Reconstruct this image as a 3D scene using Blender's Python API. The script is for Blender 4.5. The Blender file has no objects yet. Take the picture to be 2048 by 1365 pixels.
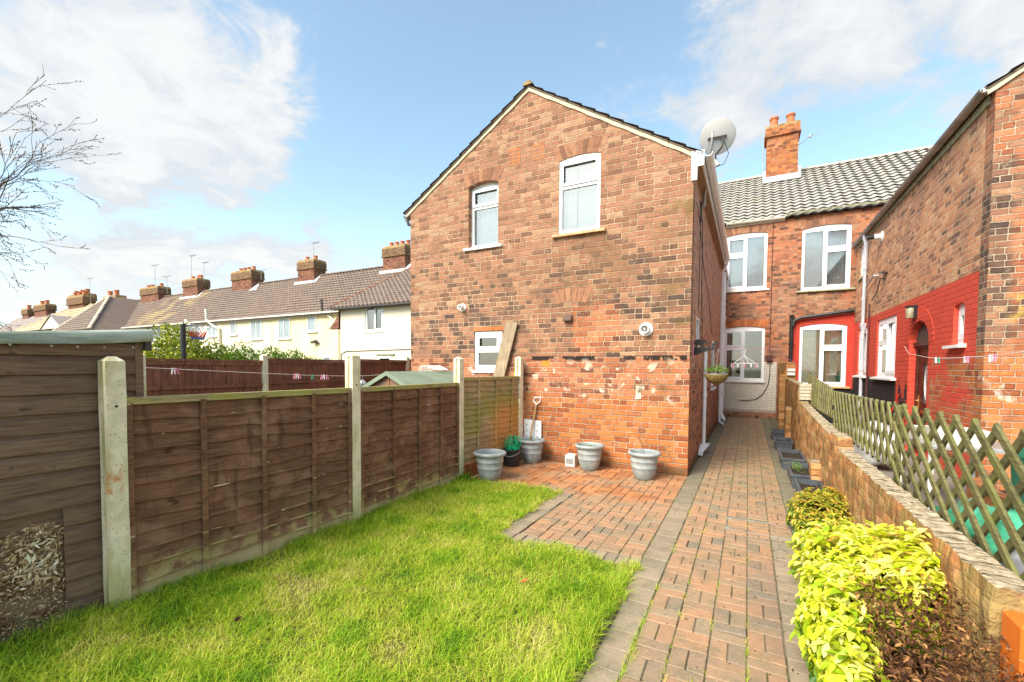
import bpy, math, random
import numpy as np
from mathutils import Vector, Matrix
from mathutils.geometry import tessellate_polygon
random.seed(7); rng=np.random.default_rng(7)
scene=bpy.context.scene; COL=scene.collection
R=math.radians; PI=math.pi
# ---------------------------------------------------------------- helpers: mesh building
class MB:
    """collects faces; build() links them as ONE mesh object"""
    def __init__(s): s.v=[]; s.f=[]; s.m=[]; s.r=[]
    def add(s,vs,fs,m=0,r=None):
        b=len(s.v); s.v.extend([tuple(p) for p in vs])
        if r is None: r=random.random()
        for f in fs: s.f.append([b+i for i in f]); s.m.append(m); s.r.append(r)
        return s
    def box(s,x0,x1,y0,y1,z0,z1,m=0,r=None):
        vs=[(x,y,z) for z in(z0,z1) for y in(y0,y1) for x in(x0,x1)]
        return s.add(vs,[(0,2,3,1),(4,5,7,6),(0,1,5,4),(2,6,7,3),(0,4,6,2),(1,3,7,5)],m,r)
    def obox(s,c,ax,ay,az,m=0,r=None):
        c,ax,ay,az=map(Vector,(c,ax,ay,az))
        vs=[c+ax*i+ay*j+az*k for k in(-1,1) for j in(-1,1) for i in(-1,1)]
        return s.add(vs,[(0,2,3,1),(4,5,7,6),(0,1,5,4),(2,6,7,3),(0,4,6,2),(1,3,7,5)],m,r)
    def bevbox(s,x0,x1,y0,y1,z0,z1,b=.01,m=0,r=None):
        vs=[(x0,y0,z0),(x1,y0,z0),(x1,y1,z0),(x0,y1,z0),(x0,y0,z1-b),(x1,y0,z1-b),(x1,y1,z1-b),(x0,y1,z1-b),
            (x0+b,y0+b,z1),(x1-b,y0+b,z1),(x1-b,y1-b,z1),(x0+b,y1-b,z1)]
        return s.add(vs,[(0,1,5,4),(1,2,6,5),(2,3,7,6),(3,0,4,7),(4,5,9,8),(5,6,10,9),(6,7,11,10),(7,4,8,11),(8,9,10,11)],m,r)
    def bar(s,a,b,w,h=None,up=(0,0,1),m=0,r=None):
        a,b=Vector(a),Vector(b); d=b-a; h=h or w
        t=d.normalized(); u=Vector(up)
        if abs(t.dot(u))>.99: u=Vector((1,0,0))
        x=t.cross(u).normalized(); z=x.cross(t).normalized()
        return s.obox((a+b)/2,d/2,x*w/2,z*h/2,m,r)
    def tube(s,pts,rad,n=8,m=0,r=None,caps=True):
        pts=[Vector(p) for p in pts]; N=len(pts)
        rads=rad if hasattr(rad,'__len__') else [rad]*N
        vs=[];fs=[]; ref=None
        for i,p in enumerate(pts):
            t=(pts[min(i+1,N-1)]-pts[max(i-1,0)])
            t=t.normalized() if t.length>1e-9 else Vector((0,0,1))
            if ref is None: ref=Vector((0,0,1)) if abs(t.z)<.9 else Vector((1,0,0))
            x=t.cross(ref); 
            if x.length<1e-6: x=t.cross(Vector((0,1,0.3)))
            x.normalize(); y=t.cross(x).normalized(); ref=-y if False else x.cross(t)
            for k in range(n):
                a=2*PI*k/n; vs.append(p+(x*math.cos(a)+y*math.sin(a))*rads[i])
        for i in range(N-1):
            for k in range(n):
                k2=(k+1)%n; fs.append((i*n+k,i*n+k2,(i+1)*n+k2,(i+1)*n+k))
        if caps: fs.append(tuple(range(n-1,-1,-1))); fs.append(tuple((N-1)*n+k for k in range(n)))
        return s.add(vs,fs,m,r)
    def lathe(s,c,prof,n=32,m=0,r=None,axis=None,close=False):
        """prof: (radius, height) list; axis=(X,Y,Z) frame"""
        c=Vector(c); ax=axis or (Vector((1,0,0)),Vector((0,1,0)),Vector((0,0,1)))
        vs=[];fs=[]
        for (q,h) in prof:
            for k in range(n):
                a=2*PI*k/n; vs.append(c+ax[0]*q*math.cos(a)+ax[1]*q*math.sin(a)+ax[2]*h)
        for i in range(len(prof)-1):
            for k in range(n):
                k2=(k+1)%n; fs.append((i*n+k,i*n+k2,(i+1)*n+k2,(i+1)*n+k))
        if close: fs.append(tuple(range(n-1,-1,-1))); fs.append(tuple((len(prof)-1)*n+k for k in range(n)))
        return s.add(vs,fs,m,r)
    def build(s,name,mats,parent=None,org=None,smooth=False,auto=None):
        o_=Vector(org) if org is not None else (ORG[parent.name] if parent else Vector((0,0,0)))
        me=bpy.data.meshes.new(name)
        V=[(x-o_[0],y-o_[1],z-o_[2]) for x,y,z in s.v]
        me.from_pydata(V,[],s.f)
        if not isinstance(mats,(list,tuple)): mats=[mats]
        for q in mats: me.materials.append(q)
        me.polygons.foreach_set('material_index',s.m)
        at=me.attributes.new('rnd','FLOAT','FACE'); at.data.foreach_set('value',s.r)
        if smooth: me.polygons.foreach_set('use_smooth',[True]*len(s.f))
        me.update()
        if auto: me.set_sharp_from_angle(angle=R(auto))
        return link(name,me,parent,o_)
ORG={}
def link(name,me,parent,o_):
    o=bpy.data.objects.new(name,me); COL.objects.link(o)
    if parent: o.parent=parent; o.location=o_-ORG[parent.name]
    else: o.location=o_
    ORG[o.name]=Vector(o_)
    return o
def tag(o,label=None,cat=None,group=None,kind=None):
    if label: o['label']=label
    if cat: o['category']=cat
    if group: o['group']=group
    if kind: o['kind']=kind
    return o
def thing(name,label,cat,loc=(0,0,0),group=None):
    o=bpy.data.objects.new(name,None); COL.objects.link(o); o.location=loc; o.empty_display_size=.1
    ORG[o.name]=Vector(loc); return tag(o,label,cat,group)
def copy_tree(o,parent=None):
    c=o.copy(); COL.objects.link(c)
    if parent: c.parent=parent
    ORG[c.name]=ORG[o.name].copy()
    for ch in [x for x in bpy.data.objects if x.parent==o]: copy_tree(ch,c)
    return c
def rawmesh(name,V,F,mat,rnd=None,parent=None,org=(0,0,0),smooth=False):
    """V (n,3), F (m,k) numpy"""
    me=bpy.data.meshes.new(name); V=np.asarray(V,dtype=np.float32)-np.array(org,dtype=np.float32); F=np.asarray(F,dtype=np.int32); m,k=F.shape
    me.vertices.add(len(V)); me.vertices.foreach_set('co',V.ravel())
    me.loops.add(m*k); me.loops.foreach_set('vertex_index',F.ravel())
    me.polygons.add(m); me.polygons.foreach_set('loop_start',np.arange(0,m*k,k,dtype=np.int32))
    me.polygons.foreach_set('loop_total',np.full(m,k,dtype=np.int32))
    if smooth: me.polygons.foreach_set('use_smooth',np.ones(m,dtype=bool))
    me.materials.append(mat); me.update(calc_edges=True)
    if rnd is not None:
        at=me.attributes.new('rnd','FLOAT','FACE'); at.data.foreach_set('value',np.asarray(rnd,dtype=np.float32))
    return link(name,me,parent,Vector(org))
# ---------------------------------------------------------------- helpers: node materials
class NT:
    def __init__(s,name):
        s.mat=bpy.data.materials.new(name); s.mat.use_nodes=True; s.t=s.mat.node_tree; s.t.nodes.clear(); s._pos=None
    def n(s,ty,**k):
        q=s.t.nodes.new(ty)
        for a,b in k.items(): setattr(q,a,b)
        return q
    def put(s,sock,val):
        if isinstance(val,bpy.types.NodeSocket): s.t.links.new(val,sock)
        elif val is not None:
            if sock.type=='RGBA' and len(val)==3: val=(*val,1)
            sock.default_value=val
    def m(s,op,a,b=None,c=None,clamp=False):
        q=s.n('ShaderNodeMath',operation=op,use_clamp=clamp)
        for i,x in enumerate((a,b,c)):
            if x is not None: s.put(q.inputs[i],x)
        return q.outputs[0]
    def add(s,a,b): return s.m('ADD',a,b)
    def sub(s,a,b): return s.m('SUBTRACT',a,b)
    def mul(s,a,b,cl=False): return s.m('MULTIPLY',a,b,clamp=cl)
    def ss(s,x,a,b):
        q=s.n('ShaderNodeMapRange',interpolation_type='SMOOTHSTEP',clamp=True)
        s.put(q.inputs[0],x); s.put(q.inputs[1],a); s.put(q.inputs[2],b)
        return q.outputs[0]
    def mr(s,x,a,b,c,d):
        q=s.n('ShaderNodeMapRange',clamp=True)
        for i,v in enumerate((x,a,b,c,d)): s.put(q.inputs[i],v)
        return q.outputs[0]
    def pos(s):
        if s._pos is None:
            s.g=s.n('ShaderNodeNewGeometry'); s._pos=s.g.outputs['Position']
            x=s.n('ShaderNodeSeparateXYZ'); s.put(x.inputs[0],s._pos); s.X,s.Y,s.Z=x.outputs
        return s._pos
    def vec(s,a,b,c):
        q=s.n('ShaderNodeCombineXYZ')
        for i,x in enumerate((a,b,c)): s.put(q.inputs[i],x)
        return q.outputs[0]
    def scale(s,v,sc):
        q=s.n('ShaderNodeVectorMath',operation='MULTIPLY'); s.put(q.inputs[0],v); q.inputs[1].default_value=sc
        return q.outputs[0]
    def noise(s,scale=5,detail=3,rough=.55,v=None,dist=0,sc=None):
        q=s.n('ShaderNodeTexNoise'); v=v or s.pos()
        if sc: v=s.scale(v,sc)
        s.put(q.inputs['Vector'],v); q.inputs['Scale'].default_value=scale; q.inputs['Detail'].default_value=detail
        q.inputs['Roughness'].default_value=rough; q.inputs['Distortion'].default_value=dist
        return q.outputs[0]
    def voro(s,scale=5,v=None,out=0,feature='F1'):
        q=s.n('ShaderNodeTexVoronoi',feature=feature); s.put(q.inputs['Vector'],v or s.pos()); q.inputs['Scale'].default_value=scale
        return q.outputs[out]
    def white(s,v):
        q=s.n('ShaderNodeTexWhiteNoise'); s.put(q.inputs[0],v); return q.outputs[0]
    def ramp(s,x,stops,interp='LINEAR'):
        q=s.n('ShaderNodeValToRGB'); s.put(q.inputs[0],x); cr=q.color_ramp; cr.interpolation=interp
        while len(cr.elements)<len(stops): cr.elements.new(.5)
        for e,(p,c) in zip(cr.elements,stops):
            e.position=p; e.color=(*c,1) if hasattr(c,'__len__') else (c,c,c,1)
        return q.outputs[0]
    def mix(s,f,a,b,mode='MIX'):
        q=s.n('ShaderNodeMix',data_type='RGBA',blend_type=mode); s.put(q.inputs[0],f); s.put(q.inputs[6],a); s.put(q.inputs[7],b)
        return q.outputs[2]
    def attr(s,n='rnd'):
        q=s.n('ShaderNodeAttribute',attribute_name=n); return q.outputs['Fac']
    def objrnd(s): return s.n('ShaderNodeObjectInfo').outputs['Random']
    def bump(s,h,st=.5,dist=.01,nrm=None):
        q=s.n('ShaderNodeBump'); q.inputs['Strength'].default_value=st; q.inputs['Distance'].default_value=dist; s.put(q.inputs['Height'],h)
        if nrm: s.put(q.inputs['Normal'],nrm)
        return q.outputs[0]
    def out(s,col,rough=.8,bump=None,metal=0,spec=.3,**k):
        b=s.n('ShaderNodeBsdfPrincipled'); o=s.n('ShaderNodeOutputMaterial')
        s.put(b.inputs['Base Color'],col); s.put(b.inputs['Roughness'],rough); s.put(b.inputs['Metallic'],metal)
        b.inputs['Specular IOR Level'].default_value=spec
        if bump: s.put(b.inputs['Normal'],bump)
        for a,v in k.items(): s.put(b.inputs[a.replace('_',' ')],v)
        s.t.links.new(b.outputs[0],o.inputs[0]); s.b=b
        return s.mat
    def boxm(s,x=None,y=None,z=None,e=.02):
        """soft world-space box mask; each of x,y,z = (lo,hi) or None"""
        s.pos(); r=None
        for sock,lim in((s.X,x),(s.Y,y),(s.Z,z)):
            if lim is None: continue
            for v,sg in((lim[0],1),(lim[1],-1)):
                if v is None: continue
                q=s.ss(sock,v-e,v+e) if sg>0 else s.sub(1.0,s.ss(sock,v-e,v+e))
                r=q if r is None else s.mul(r,q)
        return r
def simple(name,col,rough=.6,var=.12,scale=8,metal=0,spec=.35,bump=0,bs=60):
    k=NT(name); f=k.noise(scale,4)
    c=k.mix(k.mr(f,.3,.7,0,1),tuple(x*(1-var) for x in col),tuple(min(1,x*(1+var)) for x in col))
    b=k.bump(k.noise(bs,2),bump,.003) if bump else None
    return k.out(c,rough,b,metal,spec)
# ---------------------------------------------------------------- camera (solved from the vanishing points)
def cam_basis(yaw,pitch,roll):
    cy,sy=math.cos(yaw),math.sin(yaw); f=Vector((-sy,cy,0)); r=Vector((cy,sy,0)); u=Vector((0,0,1))
    cp,sp=math.cos(pitch),math.sin(pitch); f2=f*cp+u*sp; u2=u*cp-f*sp
    cr,sr=math.cos(roll),math.sin(roll); return r*cr+u2*sr,u2*cr-r*sr,f2
cr_,cu_,cf_=cam_basis(R(28.084),R(-2.1095),R(.3663))
cam=bpy.data.cameras.new('camera'); co=bpy.data.objects.new('camera',cam); COL.objects.link(co)
co.matrix_world=Matrix(((cr_.x,cu_.x,-cf_.x,0),(cr_.y,cu_.y,-cf_.y,0),(cr_.z,cu_.z,-cf_.z,1.6),(0,0,0,1)))
cam.sensor_width=36; cam.lens=884.04/2048*36; cam.shift_y=(768.13-682.5)/2048; cam.clip_end=2000; cam.clip_start=.05
scene.camera=co
# ---------------------------------------------------------------- world: Nishita sky with cumulus, soft sun
SUN_EL,SUN_AZ=42,201    # azimuth clockwise from +Y (north): the sun stands behind the camera, to the left
w=bpy.data.worlds.new('World'); scene.world=w; w.use_nodes=True; nt=w.node_tree; nt.nodes.clear()
K=NT.__new__(NT); K.t=nt; K._pos=None
tc=K.n('ShaderNodeTexCoord'); gen=tc.outputs['Generated']
sky=K.n('ShaderNodeTexSky',sky_type='NISHITA',sun_disc=False,sun_elevation=R(SUN_EL),sun_rotation=R(SUN_AZ)); sky.air_density=1.0; sky.dust_density=1.2; sky.ozone_density=1.2
K._pos=gen; sx=K.n('ShaderNodeSeparateXYZ'); K.put(sx.inputs[0],gen); K.X,K.Y,K.Z=sx.outputs
zz=K.m('MAXIMUM',K.Z,.0)
den=K.add(zz,.22); pv=K.vec(K.m('DIVIDE',K.X,den),K.m('DIVIDE',K.Y,den),0.3)
n1=K.noise(1.35,9,.58,v=pv,dist=.25); n2=K.noise(5.5,8,.62,v=pv,dist=.5); n3=K.noise(.55,3,.5,v=pv)
dens=K.add(K.add(K.mul(n1,.62),K.mul(n2,.32)),K.mul(n3,.12))
dens=K.add(K.mul(K.sub(dens,.53),2.7),.50)
wn=K.n('ShaderNodeTexNoise'); K.put(wn.inputs['Vector'],gen); wn.inputs['Scale'].default_value=3.2; wn.inputs['Detail'].default_value=5
wv=K.n('ShaderNodeVectorMath',operation='SUBTRACT'); K.put(wv.inputs[0],wn.outputs['Color']); wv.inputs[1].default_value=(.5,.5,.5)
wv2=K.n('ShaderNodeVectorMath',operation='MULTIPLY_ADD'); K.put(wv2.inputs[0],wv.outputs[0]); wv2.inputs[1].default_value=(.55,.55,.55); K.put(wv2.inputs[2],gen)
wvn=K.n('ShaderNodeVectorMath',operation='NORMALIZE'); K.put(wvn.inputs[0],wv2.outputs[0]); warped=wvn.outputs[0]
def blob(d,rad,amp):
    q=K.n('ShaderNodeVectorMath',operation='DOT_PRODUCT'); K.put(q.inputs[0],warped); q.inputs[1].default_value=Vector(d).normalized()
    return K.mul(K.ss(q.outputs['Value'],math.cos(R(rad*1.15)),math.cos(R(rad*.15))),amp)
cov=None
for d,rad,amp in (((-.80,.33,.50),22,.185),((-.90,.22,.44),14,.08),((-.863,.439,.249),11,.17),((-.70,.60,.20),9,.06),((-.954,.27,.131),14,.12),((-.05,.875,.47),13,.16),((.10,.86,.50),13,.15),((.27,.855,.46),12,.17),((.0,.93,.38),8,.10),((-.45,.62,.56),18,-.16),((.15,.92,.36),8,-.10)):
    b_=blob(d,rad,amp); cov=b_ if cov is None else K.add(cov,b_)
cloud=K.ss(K.add(dens,K.mul(cov,.80)),.60,.84)
low=K.sub(1.0,K.ss(zz,.02,.36))     # milky air near the horizon
skyc=K.mix(1.0,sky.outputs[0],(.86,.89,.76,1),'MULTIPLY')
cshade=K.mix(K.ss(K.add(dens,K.mul(n2,.25)),.6,.95),(1.85,1.94,2.02,1),(2.36,2.36,2.34,1))
hs=K.mix(K.add(K.mul(low,.74),.05),skyc,(2.10,2.26,2.34,1))
allc=K.mix(K.mul(cloud,.93),hs,cshade)
bg=K.n('ShaderNodeBackground'); K.put(bg.inputs[0],allc); bg.inputs[1].default_value=.15
ow=K.n('ShaderNodeOutputWorld'); nt.links.new(bg.outputs[0],ow.inputs[0])
sl=bpy.data.lights.new('sun','SUN'); sl.energy=2.3; sl.angle=R(34); sl.color=(1,.93,.82); so=bpy.data.objects.new('sun',sl); COL.objects.link(so)
az=R(SUN_AZ); el=R(SUN_EL); sd=Vector((math.sin(az)*math.cos(el),math.cos(az)*math.cos(el),math.sin(el)))
so.rotation_euler=sd.to_track_quat('Z','Y').to_euler(); so.location=(-6,-12,14)
scene.view_settings.view_transform='Standard'; scene.view_settings.look='None'; scene.view_settings.exposure=EXPO=1.47; scene.view_settings.gamma=1
try: scene.cycles.use_denoising=True; scene.cycles.max_bounces=6; scene.cycles.transparent_max_bounces=16
except Exception: pass
# ---------------------------------------------------------------- materials
def brick_mat(name,zones,mortar=(.42,.36,.28),ch=.0845,L=.238,mw=.006,paints=(),stains=(),seed=0,header=4,ragged=.009,mort2=None,contrast=1.0,mbleed=0):
    """individually coloured bricks in courses. zones: [(mask_fn or None, ramp stops)] later ones override"""
    k=NT(name); k.pos(); P=k._pos
    nn=k.n('ShaderNodeSeparateXYZ'); k.put(nn.inputs[0],k.g.outputs['True Normal'])
    side=k.m('GREATER_THAN',k.m('ABSOLUTE',nn.outputs[0]),.6)
    u=k.add(k.mul(k.Y,side),k.mul(k.X,k.sub(1.0,side)))
    wob=k.noise(4,3); wob2=k.noise(34,3)
    v=k.add(k.Z,k.add(k.mul(k.sub(wob,.5),.016),k.mul(k.sub(wob2,.5),ragged*2)))
    u=k.add(u,k.mul(k.sub(k.noise(31,2),.5),ragged*2.2))
    vr=k.m('DIVIDE',v,ch); row=k.m('FLOOR',vr); fv=k.m('FRACT',vr)
    rr=k.white(k.vec(row,seed+.5,0))
    hd=k.m('COMPARE',k.m('MODULO',k.add(row,80),float(header)),0.0,.1)
    Lr=k.sub(L,k.mul(hd,L/2))
    off=k.add(k.mul(k.m('MODULO',k.add(row,80),2.0),.5),k.mul(rr,.35))
    ur=k.add(k.m('DIVIDE',u,Lr),off); col=k.m('FLOOR',ur); fu=k.m('FRACT',ur)
    # some stretchers are split in two headers
    spl=k.m('GREATER_THAN',k.white(k.vec(col,row,seed+7.7)),.90); spl=k.mul(spl,k.sub(1.0,hd))
    half=k.m('GREATER_THAN',fu,.5); fu2=k.m('FRACT',k.mul(fu,2.0))
    Lf=k.sub(Lr,k.mul(spl,k.mul(Lr,.5)))
    fuu=k.add(k.mul(fu,k.sub(1.0,spl)),k.mul(fu2,spl)); colr=k.add(col,k.mul(k.mul(half,spl),.37))
    du=k.mul(k.m('MINIMUM',fuu,k.sub(1.0,fuu)),Lf); dv=k.mul(k.m('MINIMUM',fv,k.sub(1.0,fv)),ch)
    d=k.m('SMOOTH_MIN',du,dv,.016); mask=k.ss(k.add(d,k.mul(k.sub(k.noise(13,3),.5),.010)),mw*.35,mw*1.35)      # 1 = brick
    rnd=k.white(k.vec(colr,row,seed+1.0)); rnd2=k.white(k.vec(colr,row,seed+3.0))
    body=None
    for mk,stops in zones:
        c=k.ramp(k.add(k.mul(rnd,.94),k.mul(k.sub(k.noise(.9,2),.5),.35)),stops)
        body=c if body is None else k.mix(mk(k),body,c)
    grain=k.noise(26,5,.7); blot=k.noise(9,3)
    edge=k.sub(1.0,k.ss(d,.010,.028))
    body=k.mix(k.mul(edge,k.mul(k.white(k.vec(colr,row,seed+9.0)),.55)),body,k.mix(1.0,body,(.42,.36,.36),'MULTIPLY'))
    body=k.mix(k.mul(k.ss(blot,.48,.70),.42*contrast),body,k.mix(1.0,body,(.48,.44,.44),'MULTIPLY'))
    body=k.mix(k.mul(k.ss(k.noise(5.5,4,.7),.58,.72),.3),body,(.54,.36,.23))
    body=k.mix(k.mul(k.ss(grain,.58,.75),.4),body,(.56,.42,.29))
    body=k.mix(k.mul(k.sub(1.0,k.ss(grain,.25,.45)),.35),body,(.035,.022,.018))
    mc=k.mix(k.ss(k.noise(2.2,4),.35,.65),mortar,mort2 or tuple(x*.72 for x in mortar))
    mc=k.mix(k.mul(k.ss(grain,.45,.7),.5),mc,tuple(x*.6 for x in mortar))
    if mbleed: mask=k.mul(mask,k.sub(1.0,k.mul(k.ss(k.noise(7,4,.7),.56,.70),mbleed)))
    col_=k.mix(mask,mc,body)
    for fn,c,amt in stains: col_=k.mix(k.mul(fn(k),amt,True),col_,c)
    for fn,c in paints:
        pc=k.mix(k.mul(k.add(k.mul(k.sub(1.0,mask),.6),k.mul(rnd2,.22)),1.0,True),c,tuple(x*.62 for x in c))
        pc=k.mix(k.ss(k.noise(3,5,.7),.5,.8),pc,tuple(x*.78 for x in c))
        col_=k.mix(fn(k),col_,pc)
    h=k.add(k.mul(mask,.8),k.add(k.mul(grain,.28),k.mul(rnd2,.25)))
    return k.out(col_,k.mr(grain,.3,.7,.75,.95),k.bump(h,.75,.009),0,.22)
def P_old(d=1.0):
    return [(0,(.12*d,.068*d,.048*d)),(.12,(.19*d,.098*d,.062*d)),(.27,(.27*d,.128*d,.074*d)),(.45,(.33*d,.15*d,.083*d)),(.6,(.38*d,.175*d,.095*d)),(.75,(.33*d,.15*d,.088*d)),(.9,(.40*d,.215*d,.12*d)),(1,(.38*d,.25*d,.15*d))]
def P_old_(d=1.0): # weathered brown / red / purple mix
    return [(0,(.035*d,.022*d,.022*d)),(.14,(.075*d,.042*d,.034*d)),(.27,(.17*d,.075*d,.045*d)),(.40,(.28*d,.105*d,.055*d)),(.55,(.36*d,.15*d,.075*d)),(.68,(.30*d,.115*d,.072*d)),(.8,(.42*d,.21*d,.11*d)),(.92,(.44*d,.27*d,.15*d)),(1,(.30*d,.22*d,.15*d))]
P_pink=[(0,(.20,.095,.06)),(.2,(.29,.135,.08)),(.5,(.36,.165,.10)),(.75,(.40,.20,.118)),(.9,(.44,.25,.15)),(1,(.34,.21,.13))]
P_dark=[(0,(.085,.055,.045)),(.25,(.15,.085,.06)),(.45,(.23,.115,.075)),(.65,(.32,.15,.09)),(.85,(.40,.20,.11)),(1,(.44,.29,.17))]
P_orange=[(0,(.26,.075,.03)),(.25,(.40,.12,.04)),(.5,(.52,.165,.05)),(.75,(.57,.21,.065)),(.9,(.48,.15,.055)),(1,(.36,.14,.07))]
P_mid=[(0,(.13,.055,.035)),(.2,(.30,.10,.05)),(.4,(.44,.15,.07)),(.6,(.52,.21,.10)),(.8,(.46,.14,.06)),(1,(.36,.2,.12))]
P_lite=[(0,(.30,.14,.085)),(.15,(.50,.21,.11)),(.4,(.64,.28,.135)),(.7,(.68,.33,.17)),(.88,(.72,.42,.24)),(1,(.52,.29,.16))]
def zmask(lo,hi,e=.05,amp=.5,sc=1.3):
    def f(k):
        k.pos(); z=k.add(k.Z,k.mul(k.sub(k.noise(sc,3),.5),amp)); r=None
        if lo is not None: r=k.ss(z,lo-e,lo+e)
        if hi is not None:
            q=k.sub(1.0,k.ss(z,hi-e,hi+e)); r=q if r is None else k.mul(r,q)
        return r
    return f
def both(*fs):
    def f(k):
        r=None
        for g in fs:
            q=g(k); r=q if r is None else k.mul(r,q)
        return r
    return f
def bx(x=None,y=None,z=None,e=.05): return lambda k: k.boxm(x,y,z,e)
def patches(sc,a,b,seed=0): return lambda k: k.ss(k.noise(sc,4,.6,v=k.scale(k.pos(),(1,1,1.0+seed*.13))),a,b)
M={}
M['ext_brick']=brick_mat('brick_weathered',[(None,P_old(1.0)),(zmask(3.6,None,.5,.8),P_pink),(both(bx(z=(1.55,3.3),e=.35),patches(1.1,.47,.58)),P_dark),(both(bx(x=(-6.2,-3.6),z=(2.0,2.9),e=.2),patches(1.6,.42,.55,2)),P_dark),
      (bx(z=(None,1.78),e=.03),P_mid),(both(bx(x=(-3.6,None)),zmask(None,1.12,.12,.35)),P_orange),(both(bx(x=(-2.6,-1.8),z=(1.85,2.65),e=.02)),P_mid)],
      mortar=(.53,.38,.24),mort2=(.35,.235,.145),mbleed=.6,mw=.0064,
      stains=((both(bx(x=(-3.4,-.8),z=(1.72,1.80),e=.015),patches(3.5,.44,.5)),(.012,.010,.010),.95),
              (both(bx(x=(-3.5,-.9),z=(1.1,1.7),e=.12),patches(5,.555,.62)),(.72,.58,.46),.8),
              (both(bx(x=(-5,-3.9),z=(1.2,1.6),e=.1),patches(6,.52,.6)),(.66,.52,.42),.8),
              (both(bx(x=(-3.2,-.76),z=(2.6,3.75),e=.35),patches(1.6,.45,.65)),(.13,.08,.04),.4),
              (both(bx(x=(-2.9,-2.0),z=(2.7,3.8),e=.25),patches(3,.40,.6)),(.10,.06,.03),.4),
              (both(bx(x=(-1.15,None),z=(None,4.2),e=.2),patches(2.2,.52,.66)),(.13,.10,.02),.55),
              (bx(x=(-3.15,-3.0),z=(1.62,1.72),e=.03),(.5,.24,.02),.8),
              (bx(z=(None,.12),e=.06),(.07,.05,.03),.5)))
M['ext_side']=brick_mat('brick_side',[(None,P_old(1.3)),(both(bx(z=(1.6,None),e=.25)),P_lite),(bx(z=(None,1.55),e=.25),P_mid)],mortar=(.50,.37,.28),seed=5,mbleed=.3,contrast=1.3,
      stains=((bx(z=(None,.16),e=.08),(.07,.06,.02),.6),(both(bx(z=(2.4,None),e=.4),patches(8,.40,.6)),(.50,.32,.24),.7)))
M['rear_brick']=brick_mat('brick_rear',[(None,P_old(1.05)),(patches(.8,.45,.6),P_mid),(bx(z=(4.6,None),e=.4),P_mid)],mortar=(.36,.27,.19),seed=11,
      paints=((lambda k:(k.pos(),k.mul(k.ss(k.X,1.13,1.15),k.sub(1.0,k.ss(k.sub(k.Z,k.mul(k.X,.10)),3.02,3.04))))[1],(.52,.06,.038)),
              (bx(x=(1.13,None),z=(None,1.02),e=.02),(.03,.028,.028)),
              (both(bx(x=(None,.81),z=(.27,1.83),e=.012)),(.70,.64,.54)),
              (bx(x=(None,.81),z=(.20,.27),e=.06),(.60,.52,.44))))
M['right_brick']=brick_mat('brick_right',[(None,P_lite),(patches(1.2,.50,.60),P_old(1.45)),(both(bx(z=(None,1.9),e=.2),bx(y=(None,10),e=.3)),P_orange)],mortar=(.68,.52,.36),seed=21,mw=.007,mbleed=.3,
      paints=((both(bx(x=(2.6,2.95),y=(8.30,None),z=(None,2.97),e=.008),lambda k:k.sub(1.0,k.mul(both(bx(y=(None,10.1),z=(None,1.75),e=.12))(k),k.ss(k.noise(2.2,4),.35,.6)))),(.68,.085,.050)),
              (both(bx(x=(2.6,2.95),y=(11.35,None),z=(None,1.42),e=.015),lambda k:k.sub(1.0,k.mul(k.boxm(y=(None,12.1),e=.1),k.ss(k.noise(3,3),.4,.5)))),(.035,.03,.03))))
M['right_front']=brick_mat('brick_right_front',[(None,P_mid),(both(bx(z=(2.0,None),e=.3),patches(2.2,.48,.56)),P_old(1.0)),(bx(z=(None,1.9),e=.3),P_orange),(bx(x=(2.7,3.0),z=(1.9,4.4),e=.06),P_dark)],mortar=(.50,.38,.26),seed=31,mbleed=.4,
      stains=((both(bx(z=(2.2,2.7),x=(3.0,3.6),e=.1),patches(5,.52,.58)),(.55,.40,.08),.45),(both(bx(z=(None,1.6)),patches(3,.60,.66)),(.6,.5,.42),.7)))
M['chimney_brick']=brick_mat('brick_chimney',[(None,P_orange),(patches(2,.5,.6),P_mid)],mortar=(.34,.2,.12),seed=41,stains=((lambda k:k.mul(k.ss(k.noise(3,4),.5,.7),1.0),(.10,.07,.02),.35),))
M['chimney_old']=brick_mat('brick_chimney_old',[(None,[(0,(.12,.05,.035)),(.5,(.26,.10,.06)),(1,(.34,.16,.09))])],mortar=(.16,.11,.08),seed=43)
M['chimney_block']=brick_mat('brick_chimney_block',[(None,[(0,(.13,.08,.045)),(.5,(.22,.12,.065)),(1,(.30,.17,.09))])],mortar=(.18,.14,.08),seed=45)
M['chimney_top']=simple('chimney_render_mossy',(.30,.19,.085),.95,.5,4,bump=.5,bs=20)
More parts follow.
